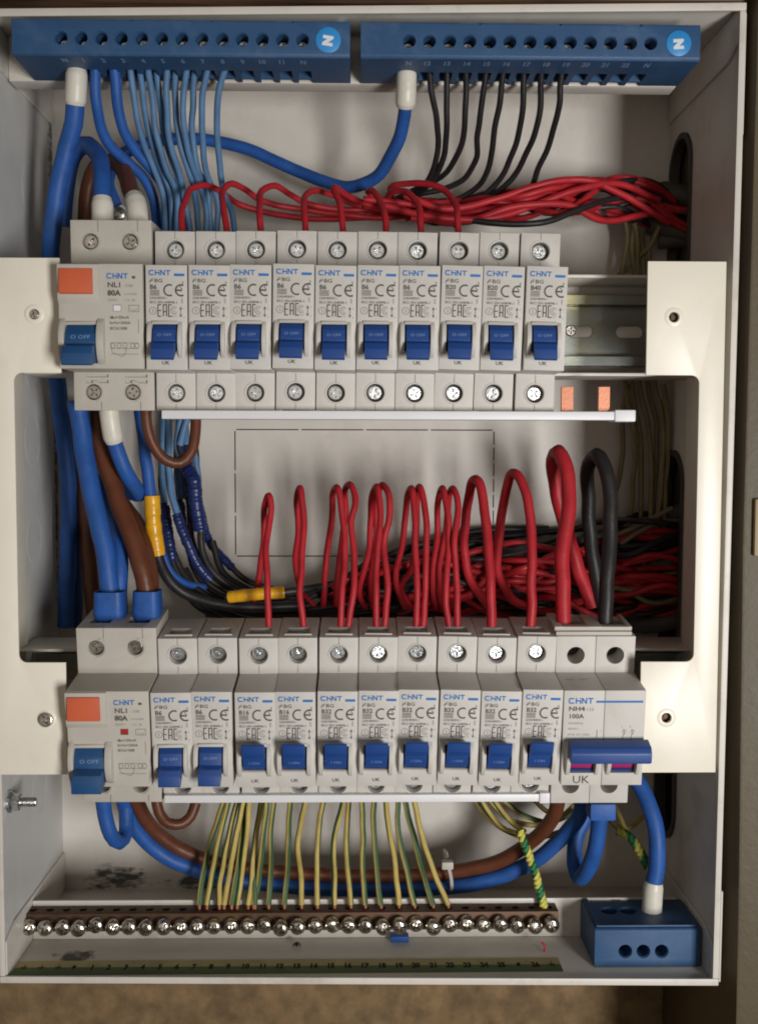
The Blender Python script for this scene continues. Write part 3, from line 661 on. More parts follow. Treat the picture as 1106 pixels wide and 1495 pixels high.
for x in (-W / 2, W / 2): box(c, x - 5.4, x + 5.4, ST + 9, ST + 19, 36, 46)
put('terminal_cover', cut(me, c), MS)
bm = bmesh.new(); text_into(bm, 'CE', -W + 3, 0, 1.6, mi=0, wscale=1.3); text_into(bm, 'EAC', -W + 9, 0, 1.4, wscale=1.2)
for v in bm.verts: v.co = Vector((v.co.x, ST - 8 - v.co.z * .999, 22.95 - .035 * 8 + .13 + 0))
for f in bm.faces:
    f.normal_update()
    if f.normal.z < 0: f.normal_flip()
put('approval_mark', finish(bm, 'approval_mark', [INKL], recalc=False), MS)

# ------------------------------------------------------------------ rails and brackets
ZR = {0: 0.0, 1: ROWZ}
def bracket(side):
    """painted end bracket: two tabs joined by a narrow upright, with a lip folded back"""
    if side == 'right':
        y = 8.4; x_in = at(944, 450, y).x; x_out = at(1058.5, 450, y).x; x_up = at(1016, 750, y).x
    else:
        y = 8.4; x_in = at(88, 450, y).x; x_out = XL + 1.0; x_up = at(24, 750, y).x
    sg = 1 if side == 'right' else -1
    zt1, zt0 = at(1000, 381.5, y).z, at(1000, 548, y).z; zb1, zb0 = at(1000, 966, y).z, at(1000, 1128, y).z
    r = 3.5; n = 5
    def corner(cx, cz, a0, a1): return [(cx + r * math.cos(math.radians(a0 + (a1 - a0) * i / n)), cz + r * math.sin(math.radians(a0 + (a1 - a0) * i / n))) for i in range(n + 1)]
    if sg > 0: inner = corner(x_up - r, zt0 - r, 90, 0) + corner(x_up - r, zb1 + r, 0, -90)
    else: inner = corner(x_up + r, zt0 - r, 90, 180) + corner(x_up + r, zb1 + r, 180, 270)
    pts = [(x_out, zt1), (x_in, zt1), (x_in, zt0)] + inner + [(x_in, zb1), (x_in, zb0), (x_out, zb0)]
    bm = bmesh.new(); prism(bm, pts, y, y + 1.4, 'Y', 0.35, 2); me = finish(bm, 'plate', [CREAM]); c = bmesh.new()
    hx = at(983, 464, y).x if sg > 0 else at(50, 462, y).x; hx2 = at(972, 1049, y).x if sg > 0 else at(68, 1046, y).x
    hz, hz2 = at(983, 463, y).z, at(972, 1048, y).z
    for (a, b) in ((hx, hz), (hx2, hz2)): lathe(c, [(2.3, y - 2), (2.3, y + 4)], 'Y', (a, 0, b), 20)
    e = tag(put('end_bracket', None, None, ((x_in + x_out) / 2, y, (zt1 + zb0) / 2)), '%s painted metal bracket beside the %s of the breaker rows' % (('bright cream', 'main switch end') if sg > 0 else ('dim cream', 'orange button end')), 'bracket', 'cream end brackets')
    q = -e.location / S
    put('plate', cut(me, c), e, q)
    bm = bmesh.new()
    xa, xb = (x_out - 1.4, x_out - .02) if sg > 0 else (x_out + .02, x_out + 1.4)
    prism(bm, [(y + 1.5, zb0 + .3), (y + 1.5, zt1 - .3), (58, zt1 - .3), (58, zb0 + .3)], xa, xb, 'X', .3, 2)
    put('side_flange', finish(bm, 'side_flange', CREAM, 35), e, q)
    for k, (a, b) in enumerate(((hx, hz), (hx2, hz2))):
        # the pressed collar round the hole and, behind it, the threaded boss or the screw
        bm = bmesh.new(); n2 = 24
        R_ = [[bm.verts.new((a + rr * math.cos(2 * PI * i / n2), yy, b + rr * math.sin(2 * PI * i / n2))) for i in range(n2)] for (rr, yy) in ((4.3, y - .02), (3.6, y - .35), (2.5, y - .3), (2.28, y + .6))]
        for s_ in range(3):
            for i in range(n2): bm.faces.new((R_[s_][i], R_[s_][(i + 1) % n2], R_[s_ + 1][(i + 1) % n2], R_[s_ + 1][i]))
        put('hole_collar', finish(bm, 'hole_collar', CREAM, 40), e, q)
        if sg < 0:
            s_ = add_screw(SCRD, e, a + q.x, y + 1.8 + q.y + (0 if k == 0 else -2.2), b + q.z)
            s_.scale = (.62, 1, .62) if k == 0 else (.95, .9, .95)
        else:
            bm = bmesh.new(); lathe(bm, [(2.2, y + 3.5), (2.2, y + 9)], 'Y', (a, 0, b), 16); lathe(bm, [(1.1, y + 2.6), (1.1, y + 3.6)], 'Y', (a + .4, 0, b), 12)
            put('threaded_boss', finish(bm, 'threaded_boss', BRASS, 35), e, q)
bracket('right'); bracket('left')

def rail(k, z, xa, xb, label, tilt):
    r = empty('mounting_rail', ((xa + xb) / 2, 66, z), label, 'rail', 'metal mounting rails', (tilt, 0, 0)); L = (xb - xa) / 2
    prof = [(0, 17.5), (1.0, 17.5), (1.0, 13.6), (7.5, 13.6), (7.5, -13.6), (1.0, -13.6), (1.0, -17.5), (0, -17.5), (0, -12.6), (6.5, -12.6), (6.5, 12.6), (0, 12.6)]
    bm = bmesh.new(); prism(bm, prof, -L, L, 'X', .2, 1); me = finish(bm, 'rail', [ZINC, BLACKI])
    c = bmesh.new(); x0 = -L + 9
    while x0 < L - 12: prism(c, rounded(x0, x0 + 13.5, -2.9, 2.9, 2.8, 6), 4, 10, 'Y'); x0 += 25
    put('rail_strip', cut(me, c), r)
    bm = bmesh.new(); prism(bm, [(9, 23.8), (9, -23.8), (-22, -23.8), (-22, -22.4), (7.6, -22.4), (7.6, 22.4), (-22, 22.4), (-22, 23.8)], -L - 2, L + 2, 'X', .25, 2)
    put('painted_channel', finish(bm, 'painted_channel', PAINT, 35), r)
    if k == 0:
        p = at(836, 475, 66); add_screw(SCRD, r, p.x - r.location.x / S, 6.4, 0.5).scale = (.8, .8, .8)
    return r
rail(0, 0, XL + 9, at(1000, 480, 66).x, 'zinc rail on a painted channel, bare to the right of the upper breakers', 0)
rail(1, ROWZ, XL + 3, at(1004, 940, 66).x, 'zinc rail on a painted channel, mostly hidden behind the lower breakers', 0.0)

# ------------------------------------------------------------------ busbars
def busbar(y0, z0, xa, xb, hgt, depth, teeth, label, tilt, cap_w, cap_x=None):
    r = empty('busbar', (xa, y0, z0), label, 'busbar', 'white busbars under the breaker rows', (tilt, 0, 0))
    L = xb - xa
    bm = bmesh.new(); box(bm, 0, L, 0, depth, -hgt, 0, .35, 2); put('cover_strip', finish(bm, 'cover_strip', WHITEP, 35), r)
    if cap_w:
        bm = bmesh.new(); box(bm, L - .8, L + cap_w, -.8, depth + .6, -hgt - .7, .8, .7, 3); put('end_cap', finish(bm, 'end_cap', WHITEP, 35), r)
    for (t0, t1, h_) in teeth:
        bm = bmesh.new(); box(bm, t0 - xa, t1 - xa, depth * .45, depth * .45 + 1.6, .02, h_, .15, 1); put('copper_tooth', finish(bm, 'copper_tooth', COPPER, 35), r)
    return r
yb = 17.0
a_ = at(236, 599, yb); b_ = at(899, 599, yb)
busbar(yb, a_.z, a_.x, b_.x, at(236, 598.5, yb).z - at(236, 611, yb).z, 11, [(at(818, 590, yb + 6).x, at(836, 590, yb + 6).x, 11.5), (at(872, 590, yb + 6).x, at(889, 590, yb + 6).x, 11.5)],
       'white busbar under the upper row with two bare copper teeth sticking up', 0, at(927, 600, yb).x - at(899, 600, yb).x)
yb = 24.0
a_ = at(240, 1161.5, yb); b_ = at(789, 1161.5, yb)
busbar(yb, a_.z, a_.x, b_.x, at(236, 1161, yb).z - at(236, 1172, yb).z, 11, [], 'white busbar under the lower row, above the earth wires', 0, at(802, 1166, yb).x - at(789, 1166, yb).x)

# ------------------------------------------------------------------ neutral terminal blocks
def block(x0, x1, label, n_first, labels, chamf):
    """x0,x1 px along the front edge; 13 screw holes, wire funnels underneath"""
    Yf, Yk, zb_, zt_ = 13.0, 46.3, 111.9, 127.2
    A, B = at(x0, 60, Yf).x, at(x1, 60, Yf).x
    r = empty('terminal_block', ((A + B) / 2, Yk, zb_), label, 'terminal block', 'blue neutral terminal blocks'); q = -r.location / S
    bm = bmesh.new(); prism(bm, [(Yf, zb_ + 1.2), (Yf, zt_), (Yf + 3, zt_ + 1.2), (Yk, zt_ + 1.2), (Yk, zb_), (Yf + .8, zb_)], A, B, 'X', .5, 2)
    me = finish(bm, 'housing', [BLOCK, BLACKI]); c = bmesh.new(); xs = [at(n_first + 29.35 * k, 58, Yf).x for k in range(13)]; zc = at(300, 57, Yf).z
    for x in xs:
        lathe(c, [(2.95, Yf - 1), (2.95, Yf + .5), (2.6, Yf + .9), (2.6, Yf + 16)], 'Y', (x, 0, zc), 22)
        box(c, x - 3.0, x + 3.0, Yk - 16, Yk - 6, zb_ - 1, zb_ + 10)
        if x > xs[0] : box(c, x - 3.2, x + 3.4, Yk - 4.6, Yk + 1, zb_ - 1, zb_ + 3.2)
    for k in (3, 7, 11): box(c, xs[k] - 4, xs[k] + 5, Yf - 1, Yf + 1.5, zt_ - .8, zt_ + 3)
    put('housing', cut(me, c, BLOCK), r, q)
    for x in xs: add_screw(SCRD, r, x + q.x, Yf + 9.5 + random.uniform(-1, 1.5) + q.y, zc - .3 + q.z).scale = (.68, 1, .68)
    e = at(x1 - 32, 60, Yf)
    bm = bmesh.new(); lathe(bm, [(5.5, Yf - .02), (5.5, Yf - .3), (5.3, Yf - .4)], 'Y', (e.x, 0, zc), 36); put('badge', finish(bm, 'badge', BADGE, 35), r, q)
    bm = bmesh.new(); text_into(bm, 'N', -1.75, -1.95, 3.9, bold=.085, wscale=1.02)
    bmesh.ops.rotate(bm, verts=bm.verts, cent=(0, 0, 0), matrix=Matrix.Rotation(PI / 2 + (.16 if chamf else -.06), 3, 'Y')); bmesh.ops.translate(bm, verts=bm.verts, vec=(e.x, Yf - .45, zc)); flip_print(bm)
    put('badge_letter', finish(bm, 'badge_letter', INKW, recalc=False), r, q)
    # numbers run along the underside
    bm = bmesh.new()
    for x, s in zip(xs, labels):
        t0 = len(bm.verts); text_into(bm, s, x - (1.3 if len(s) == 1 else 2.4), 0, 2.2, wscale=1.15, bold=.045)
    for v in bm.verts: v.co = Vector((v.co.x, Yf + 3.2 + (2.2 - v.co.z) * 2.2, zb_ - .08))
    for f in bm.faces:
        f.normal_update()
        if f.normal.z > 0: f.normal_flip()
    put('number_lettering', finish(bm, 'number_lettering', INKD, recalc=False), r, q)
    return r
block(17, 511, 'long blue terminal block at the upper left, feeding blue wires', 89, ['N'] + [str(i) for i in range(1, 12)] + ['N'], True)
block(526, 1022, 'long blue terminal block at the upper right, feeding thin black wires', 597, ['N'] + [str(i) for i in range(12, 23)] + ['N'], False)
# small block on the floor
Yf = 27.0; A, B = at(867, 1400, Yf).x, at(1022, 1400, Yf).x; zt_, zb_ = at(900, 1356, Yf).z, ZB + .3
r = empty('terminal_block', ((A + B) / 2, Yf + 16, zb_), 'short blue terminal block with three holes, bottom right corner of the box', 'terminal block'); q = -r.location / S
bm = bmesh.new(); prism(bm, [(Yf, zb_), (Yf, zt_ - .8), (Yf + .8, zt_), (Yf + 33, zt_), (Yf + 33, zb_)], A, B, 'X', .5, 2); me = finish(bm, 'housing', [BLOCK, BLACKI]); c = bmesh.new()
for pxx in (912, 938.5, 965): p = at(pxx, 1389, Yf); lathe(c, [(3.35, Yf - 1), (3.35, Yf + .5), (3.0, Yf + .9), (3.0, Yf + 22)], 'Y', (p.x, 0, p.z), 24)
for pxx in (888, 915, 950):
    p = at(pxx, 1330, Yf + 20); lathe(c, [(4.2, zt_ - 12), (4.2, zt_ + 1)], 'Z', (p.x, Yf + 20, 0), 22)
box(c, A + 4, A + 16, Yf + 30, Yf + 34, zt_ - 3, zt_ + 1); box(c, A + 20, A + 24, Yf + 30, Yf + 34, zt_ - 3, zt_ + 1)
put('housing', cut(me, c, BLOCK), r, q)
bm = bmesh.new(); prism(bm, [(Yf + 2.4, zt_ + .02), (Yf + 2.4, zt_ + .9), (Yf + 32.5, zt_ + .9), (Yf + 32.5, zt_ + .02)], A + 1.2, A + 3.4, 'X', .2, 1); box(bm, A + 1.2, B - 1.2, Yf + 1.6, Yf + 2.6, zt_ + .02, zt_ + .9, .2)
put('top_ridge', finish(bm, 'top_ridge', BLOCK, 35), r, q)

# ------------------------------------------------------------------ earth bar
Ye = 50.0
A, B = at(32, 1330, Ye).x, at(815, 1340, Ye).x; ztop = at(400, 1320.5, 59.8).z; 
r = empty('earth_bar', ((A + B) / 2, Ye + 5, ztop - 9), 'long tarnished brass earth bar with a row of shiny screw heads', 'earth bar'); q = -r.location / S
bm = bmesh.new(); box(bm, A, B, Ye, 59.8, ztop - 9, ztop, .4, 2); me = finish(bm, 'bar', [BRASS, BLACKI]); c = bmesh.new()
xs = [at(45 + 24.42 * k, 1350, Ye).x for k in range(32)]
for x in xs: lathe(c, [(1.95, ztop - 7), (1.95, ztop + 2)], 'Z', (x, Ye + 5, 0), 12)
put('bar', cut(me, c, BRASS), r, q)
for x in xs:
    s_ = add_screw(SCRE, r, x + q.x, Ye - random.uniform(0.2, 3.4) + q.y, at(400, 1350, 48).z + random.uniform(-.7, .4) + q.z); s_.rotation_euler.x += random.uniform(-.22, .12); s_.rotation_euler.z += random.uniform(-.15, .15)
    s_.scale = (1, 1.25, 1)
# printed strip on the floor
YS0 = 26.0
xa, xb = XL + 2, at(824, 1415, 20).x
bm = bmesh.new(); box(bm, xa, xb, YS0 - 2.5, YS0 + 4.6, ZB + .1, ZB + .3, mi=1); box(bm, xa, xb, YS0 + 4.61, YS0 + 11, ZB + .1, ZB + .3, mi=0)
e = tag(put('number_strip', None, None, ((xa + xb) / 2, YS0 + 4, ZB + .1)), 'faded yellow and green numbered sticker strip along the front of the box floor', 'label strip'); q = -e.location / S
put('strip', finish(bm, 'strip', [STICKY, STICKG]), e, q)
bm = bmesh.new()
for k in range(27):
    x = at(134 + 24.9 * (k), 1415, YS0 + 4).x
    s_ = str(k + 1) if k < 25 else ('' if k == 25 else '26')
    if s_: text_into(bm, s_, x, 0, 2.3, align='CENTER', bold=.06, wscale=1.2)
    else: stroke(bm, arc(x, 1.2, .5, .5, 0, 360, 10), 1.0)
for pxx in (35, 60, 85, 805):
    x = at(pxx, 1415, YS0 + 4).x; stroke(bm, [(x - 1.6, 1.2), (x + 1.6, 1.2)], .4); stroke(bm, [(x - 1.0, .5), (x + 1.0, .5)], .3); stroke(bm, [(x, 1.2), (x, 2.6)], .4)
x = at(108, 1415, YS0 + 4).x; stroke(bm, arc(x, 1.2, .5, .5, 0, 360, 10), 1.0)
for v in bm.verts: v.co = Vector((v.co.x, YS0 + 2.2 + v.co.z * 2.0, ZB + .36))
for f in bm.faces:
    f.normal_update()
    if f.normal.z < 0: f.normal_flip()
put('numbers', finish(bm, 'numbers', [BLACKI], recalc=False), e, q)

# ------------------------------------------------------------------ small loose things and fixings
# earth stud on the left wall
p = at(6, 1171, 30); sy, sz = 30, p.z
bm = bmesh.new(); lathe(bm, [(2.0, XL), (2.0, XL + 13), (1.7, XL + 13.6)], 'X', (0, sy, sz), 16)
for k in range(9): lathe(bm, [(2.0, XL + 7.2 + k * .65), (2.25, XL + 7.45 + k * .65), (2.0, XL + 7.7 + k * .65)], 'X', (0, sy, sz), 16)
o = put('threaded_stud', finish(bm, 'threaded_stud', SCREW, 35), BX, (ox, oy, oz))
bm = bmesh.new(); lathe(bm, [(5.2, XL + .1), (5.2, XL + 1.2)], 'X', (0, sy, sz), 28); lathe(bm, [(4.6, XL + 1.3), (4.9, XL + 2.0), (4.3, XL + 2.6)], 'X', (0, sy, sz), 28); lathe(bm, [(4.0, XL + 2.7), (4.1, XL + 5.9), (3.5, XL + 6.4)], 'X', (0, sy, sz), 6)
put('nut', finish(bm, 'nut', SCREW, 35), BX, (ox, oy, oz))
# screw in the back panel above the upper trip switch
p = at(175, 314, YB - 10); bm = bmesh.new(); lathe(bm, [(5.0, YB - 12), (5.0, YB - .05)], 'Y', (p.x, 0, p.z), 26); bput('screw_boss', finish(bm, 'screw_boss', WHITEP, 35))
add_screw(SCRBIG, BX, p.x + ox, YB - 12.0 + oy, p.z + oz)
p = at(583, 1366, 57); bm = bmesh.new(); box(bm, p.x - 4.5, p.x + 4.5, 54, 59, ZB + .1, ZB + 3.2, .5, 2)
tag(put('plastic_chip', finish(bm, 'plastic_chip', BLUEC, 35)), 'small blue plastic chip on the box floor under the brass bar', 'plastic chip')
p = at(433, 1381, 51); bm = bmesh.new()
bmesh.ops.create_icosphere(bm, subdivisions=2, radius=1.0)
for v in bm.verts: v.co = Vector((p.x + v.co.x * 1.1, 51 + v.co.y * 1.7, ZB + 1.1 + v.co.z * .9)) + Vector((random.uniform(-.2, .2),) * 3)
for k in range(6):
    sx = 1 if k % 2 else -1; tube(bm, [Vector((p.x, 49.8 + k * .4, ZB + 1.0)), Vector((p.x + sx * 1.3, 49.6 + k * .5, ZB + 1.5)), Vector((p.x + sx * 2, 49.3 + k * .6, ZB + .2))], .12, 5)
tag(put('dead_insect', finish(bm, 'dead_insect', BLACKI, 50)), 'tiny dark dead insect lying on the box floor', 'insect')
p = at(793, 1362, 44); bm = bmesh.new(); tube(bm, catmull([Vector((p.x - 1, 44, ZB + 5)), Vector((p.x + .6, 43, ZB + 3)), Vector((p.x, 42.5, ZB + .5))], 1), .55, 6)
tag(put('red_offcut', finish(bm, 'red_offcut', REDC, 50)), 'tiny red wire offcut under the last screws of the brass bar', 'wire offcut')

# ------------------------------------------------------------------ wires
def wire(label, s, r, m, group=None, name='wire', cat='wire', n=10, stripe=None, parts=(), jitter=0):
    pts = px(s)
    if jitter: pts = [pts[0]] + [p + Vector((random.uniform(-jitter, jitter), random.uniform(-jitter, jitter), random.uniform(-jitter, jitter))) for p in pts[1:-1]] + [pts[-1]]
    path = catmull(pts, max(1.2, r * .9)); so = random.uniform(0, 500); kk = len(path) - 1; amp = .42 if r < 2 else .5
    for i_, p_ in enumerate(path):
        e_ = min(1, i_ / 6, (kk - i_) / 6); q_ = Vector((so, so * .7, so * .3)) + p_ / 13.0
        path[i_] = p_ + Vector((noise.noise(q_), noise.noise(q_ + Vector((31, 0, 0))), noise.noise(q_ + Vector((0, 57, 0))) * .4)) * amp * e_ * 1.6
    bm = bmesh.new(); tube(bm, path, r, n, stripe, phase=(random.choice((.55, -2.65)) + random.uniform(-.45, .45)) if stripe else 0)
    o = put(name, finish(bm, name, m, 60, recalc=False)); tag(o, label, cat, group)
    for (kind, t0, t1, rr, pm) in parts:
        i0, i1 = int(t0 * (len(path) - 1)), max(int(t1 * (len(path) - 1)), int(t0 * (len(path) - 1)) + 2)
        seg = path[i0:i1 + 1]; dense = []
        for a, b in zip(seg, seg[1:]):
            k = max(1, int((b - a).length / .45)); dense += [a.lerp(b, j / k) for j in range(k)]
        dense.append(seg[-1]); L = sum((b - a).length for a, b in zip(dense, dense[1:])); bm = bmesh.new()
        if kind == 'tape':
            ph = random.uniform(0, 6)
            tube(bm, dense, lambda t: rr * (1 + .10 * abs(math.sin(ph + t * L / 2.1 * PI / 1.0)) + .05 * math.sin(ph + t * L * 1.1)), 14)
        elif kind == 'wrap':
            tube(bm, dense, lambda t: rr * (1 + .022 * (1 if int(t * L / 4.5) % 2 else -1) + .02 * math.sin(t * L)), 16)
        else:
            tube(bm, dense, lambda t: rr * (.86 + .14 * min(1, t * 6, (1 - t) * 9)), 18)
        put({'tape': 'tape_sleeve', 'wrap': 'tape_wrap', 'boot': 'terminal_boot'}[kind], finish(bm, 'sleeve', pm, 60, recalc=False), o)
    return o

# --- thick tails, top left
wire('thick blue cable dropping from a white boot at the far left of the box', '112,100,32 111,140,34 108,180,38 98,215,42 88,255,46 80,300,48 76,350,52 76,420,62 84,560,80 100,700,92 100,800,96 96,915,98', 4.25, BLUEC,
     'thick supply cables', 'thick_cable', 'cable', 16, parts=[('boot', .0, .062, 4.9, CAPW)])
wire('thick blue cable arching into the left top terminal of the upper trip switch', '92,330,78 97,275,76 106,230,72 122,211,66 140,222,56 149,255,44 150,290,38 150,345,36', 4.1, BLUEC,
     'thick supply cables', 'thick_cable', 'cable', 16, parts=[('boot', .86, 1, 5.0, CAPW)])
wire('thick brown cable arching into the right top terminal of the upper trip switch', '124,340,90 128,285,90 140,245,86 160,236,80 178,246,66 190,275,48 200,305,38 202,345,36', 4.0, BROWNC,
     'thick supply cables', 'thick_cable', 'cable', 16, parts=[('boot', .84, 1, 4.9, CAPW)])
wire('blue neutral cable sagging across from a white boot between the two blue blocks', '593,100,32 592,145,34 586,185,44 572,225,56 548,258,68 510,273,78 460,260,88 400,235,94 350,214,98 300,204,100 250,203,100 205,213,98 170,232,94 158,262,92 170,300,92', 3.1, BLUEC,
     'thick supply cables', 'thick_cable', 'cable', 14, parts=[('boot', .0, .075, 4.7, CAPW)])
# --- blue wires from the left block
MB = [('139,100,34 141,150,40 148,188,48 165,217,56 190,240,64 214,264,72 226,300,78 230,360,80 222,460,84 215,600,80'),
      ('167,100,34 172,150,40 182,192,48 200,222,56 224,250,64 240,275,72 246,310,78 248,360,80 246,460,84 240,600,80')]
for k, s in enumerate(MB):
    wire('mid blue wire, %s of two thicker ones leaving the left blue block' % ('left' if k == 0 else 'right'), s, 2.55, BLUEC, 'blue wires from the left block', n=12)
LBW = ['190,100,34 197,150,40 206,195,48 222,240,58 238,285,66 241,345,72 243,420,80 250,610,82', '204,100,36 210,150,44 217,190,52 228,228,60 249,288,70 251,345,76 252,420,82 258,610,84',
       '216,100,34 222,150,42 230,205,50 245,250,58 256,278,66 259,345,72 262,420,80 268,610,82', '228,100,38 236,160,48 241,205,56 260,258,64 269,300,74 271,345,78 274,420,82 276,610,84',
       '244,100,34 243,160,42 248,205,50 262,252,60 270,290,70 279,345,74', '256,100,38 256,160,48 262,205,54 276,250,62 286,292,74 290,345,80',
       '273,100,34 268,145,40 270,195,48 280,240,58 290,266,66 300,300,74 301,345,78', '284,100,38 281,150,46 280,200,54 290,250,62 301,272,72 309,345,80',
       '303,100,34 296,140,40 295,200,50 301,250,60 316,290,72 317,345,78', '329,100,34 318,140,40 316,180,48 320,230,60 327,282,72 339,312,80 345,352,84']
for k, s in enumerate(LBW):
    wire('thin light blue wire, %s from the left in the fan under the left block' % ORD[k], s, 1.5, LBLUE, 'light blue wires under the left block')
# --- black wires from the right block
BW = ['626,100,34 632,150,42 639,190,52 636,232,64 622,266,76 600,280,84 575,292,88', '652,100,34 652,180,46 649,225,60 631,262,74 605,284,84 580,300,88', '680,100,34 679,170,46 672,215,58 655,246,70 632,266,80 600,288,86',
      '709,100,34 704,150,42 697,195,54 694,232,66 679,260,76 648,275,82 610,284,86', '735,100,34 728,150,42 719,200,54 712,248,68 694,274,78 650,298,84 620,305,86', '764,100,34 763,160,44 752,210,58 731,258,72 700,290,80 650,320,84',
      '790,100,34 786,170,46 772,215,58 748,260,72 712,290,80 668,315,84', '820,100,34 816,150,42 805,200,56 785,247,70 766,282,80 700,300,84 660,330,86']
for k, s in enumerate(BW):
    wire('thin black wire, %s from the left under the right blue block' % ORD[k], s, 1.45, BLACKC, 'black wires under the right block')
# --- red wires into the upper breakers
RJ = ['268,350,36 266,325,38 269,298,46 279,276,56 298,270,62 322,281,72 348,298,82 385,309,86 440,318,88 520,318,88 600,312,88',
      '333,350,36 330,325,38 326,300,44 325,280,52 337,268,58 357,276,66 384,294,76 430,304,82 490,312,84 560,318,86 620,310,88',
      '382,350,36 380,322,38 379,298,44 384,278,54 401,271,60 424,284,70 455,299,78 510,306,84 580,302,86', '446,350,36 445,322,38 444,300,44 447,284,52 462,278,60 488,285,70 525,300,80 590,310,86',
      '502,350,36 499,320,38 495,296,44 487,274,52 505,283,62 535,298,74 590,300,84 640,312,86', '562,350,36 563,322,38 558,300,46 545,279,56 538,281,66 560,296,76 610,308,84 660,318,86',
      '615,350,36 613,322,38 608,296,46 594,280,54 574,280,62 566,290,72 590,304,80 650,316,86', '669,350,36 668,322,38 664,298,46 652,280,54 628,269,60 596,268,68 570,274,76 575,292,82 620,300,86 680,300,88']
for k, s in enumerate(RJ):
    wire('red wire looping into the top of the %s breaker of the upper row' % ORD[k], s, 1.55, REDC, 'red wires into the upper breakers')
# --- the bundle running right
ends = ['880,300,92 940,292,96 985,325,100 1025,345,98', '870,262,90 920,280,96 965,298,100 1020,312,98', '860,270,88 910,290,92 978,326,98', '900,262,92 950,268,98 990,296,106', '840,290,90 890,318,94 945,314,100', '860,300,92 900,308,96 950,330,104']
def bundle(m, lab, starts, n, y0, y1, grp, dz=(290, 322)):
    for k in range(n):
        ys = random.uniform(*dz); ye = random.uniform(-8, 8); sx = random.uniform(*starts)
        s = '%f,%f,%f ' % (sx, ys, random.uniform(y0, y1))
        for xx in (640, 700, 760, 815):
            if xx > sx + 20: s += '%f,%f,%f ' % (xx, (305 - (xx - 640) * .115 if k % 3 else 312 - (xx - 640) * .06) + random.uniform(-14, 14) * (1.0 if xx < 800 else .8), random.uniform(y0, y1))
        en = ends[(k * 7 + (1 if m is BLACKC else 0)) % 6].split(); s += ' '.join('%f,%f,%f' % (float(a) , float(b) + random.uniform(-6, 6), float(c_) + random.uniform(-3, 3)) for a, b, c_ in (e.split(',') for e in en))
        wire(lab, s, 1.6, m, grp)
bundle(BLACKC, 'thin black wire woven through the tangled bundle above the upper breakers', (575, 680), 7, 80, 96, 'black wires of the upper bundle')
bundle(REDC, 'thin red wire woven through the tangled bundle above the upper breakers', (480, 620), 12, 66, 94, 'red wires of the upper bundle')
for k, s in enumerate(['590,285,64 650,305,62 720,292,66 780,272,68 850,262,72 910,285,80 975,325,90', '560,300,62 640,318,60 720,318,62 790,295,66 850,275,70 900,268,80 960,292,92', '600,318,64 680,322,62 760,300,62 830,300,68 880,322,78 945,312,90']):
    wire(['red wire riding on top of the upper bundle and dipping furthest right', 'red wire crossing the middle of the upper bundle towards the box corner', 'red wire along the lower edge of the upper bundle'][k], s, 1.7, REDC, 'red wires of the upper bundle')
wire('black wire hanging lowest under the upper bundle', '670,318,62 720,326,60 790,325,60 840,308,66 880,294,76 925,285,90', 1.6, BLACKC, 'black wires of the upper bundle')
# bare and sheathed cables at the right, behind the bracket
for k, s in enumerate(['908,300,100 914,340,104 908,390,106 905,470,108 912,560,108 925,640,108 914,790,104 900,840,98', '925,325,98 930,350,102 930,400,106 932,560,108 948,640,106 945,800,102 930,850,96', '925,318,100 922,360,104 925,400,106 922,560,110 935,650,110 930,800,106 915,860,100',
                       '962,330,100 948,360,102 925,380,106 905,400,110 890,415,112', '945,345,102 950,420,106 955,560,104 968,620,102 955,800,100 950,840,98', '935,340,106 940,420,108 945,560,110 957,620,110 950,800,108', '915,560,112 908,620,112 905,690,112 880,760,110', '968,560,102 975,620,100 972,700,102 965,800,100']):
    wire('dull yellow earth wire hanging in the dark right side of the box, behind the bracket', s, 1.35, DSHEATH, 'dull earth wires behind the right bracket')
for k, (s, r_) in enumerate([('930,290,108 970,280,108 1010,290,104 1040,300,100', 5.5), ('945,325,106 985,335,104 1040,345,100', 5.5), ('960,352,108 990,350,106 1040,352,104', 4.5)]):
    wire('dark grey sheathed cable entering the upper hole of the right wall, %s of three' % ['top', 'middle', 'lowest'][k], s, r_, GREYC, 'sheathed cables in the upper hole', 'sheathed_cable', 'cable', 14)
low = [('940,790,112 965,765,108 985,750,104 1040,738,100', 4.6), ('930,820,112 950,795,108 980,785,102 1040,780,96', 4.6), ('925,860,112 950,830,100 990,812,98 1045,800,94', 4.6), ('930,878,112 955,865,104 985,852,98 1045,840,94', 5.0), ('900,895,100 950,888,100 990,880,98 1045,872,96', 5.0), ('900,905,108 940,912,100 985,905,96 1045,900,96', 5.0), ('920,868,112 930,850,108 990,835,106 1045,825,104', 5.0)]
LOWN = ['topmost', 'second highest', 'third highest', 'middle', 'second lowest', 'lowest', 'rearmost']
for (s, r_), nm in zip(low, LOWN): wire('dark grey sheathed cable entering the middle hole of the right wall, %s of seven' % nm, s, r_, GREYC, 'sheathed cables in the middle hole', 'sheathed_cable', 'cable', 14)
for s in ['905,795,88 935,775,90 965,762,92 1000,760,96', '900,870,86 935,850,88 975,838,92 1010,835,96', '895,858,84 930,862,86 960,852,90 1010,845,94', '890,785,92 930,768,90 980,742,94', '865,858,90 905,858,86 950,880,88 1000,872,94']:
    wire('old cream earth core frayed out of the sheathed cables on the right', s, 1.3, CREAMC, 'old cream cores')
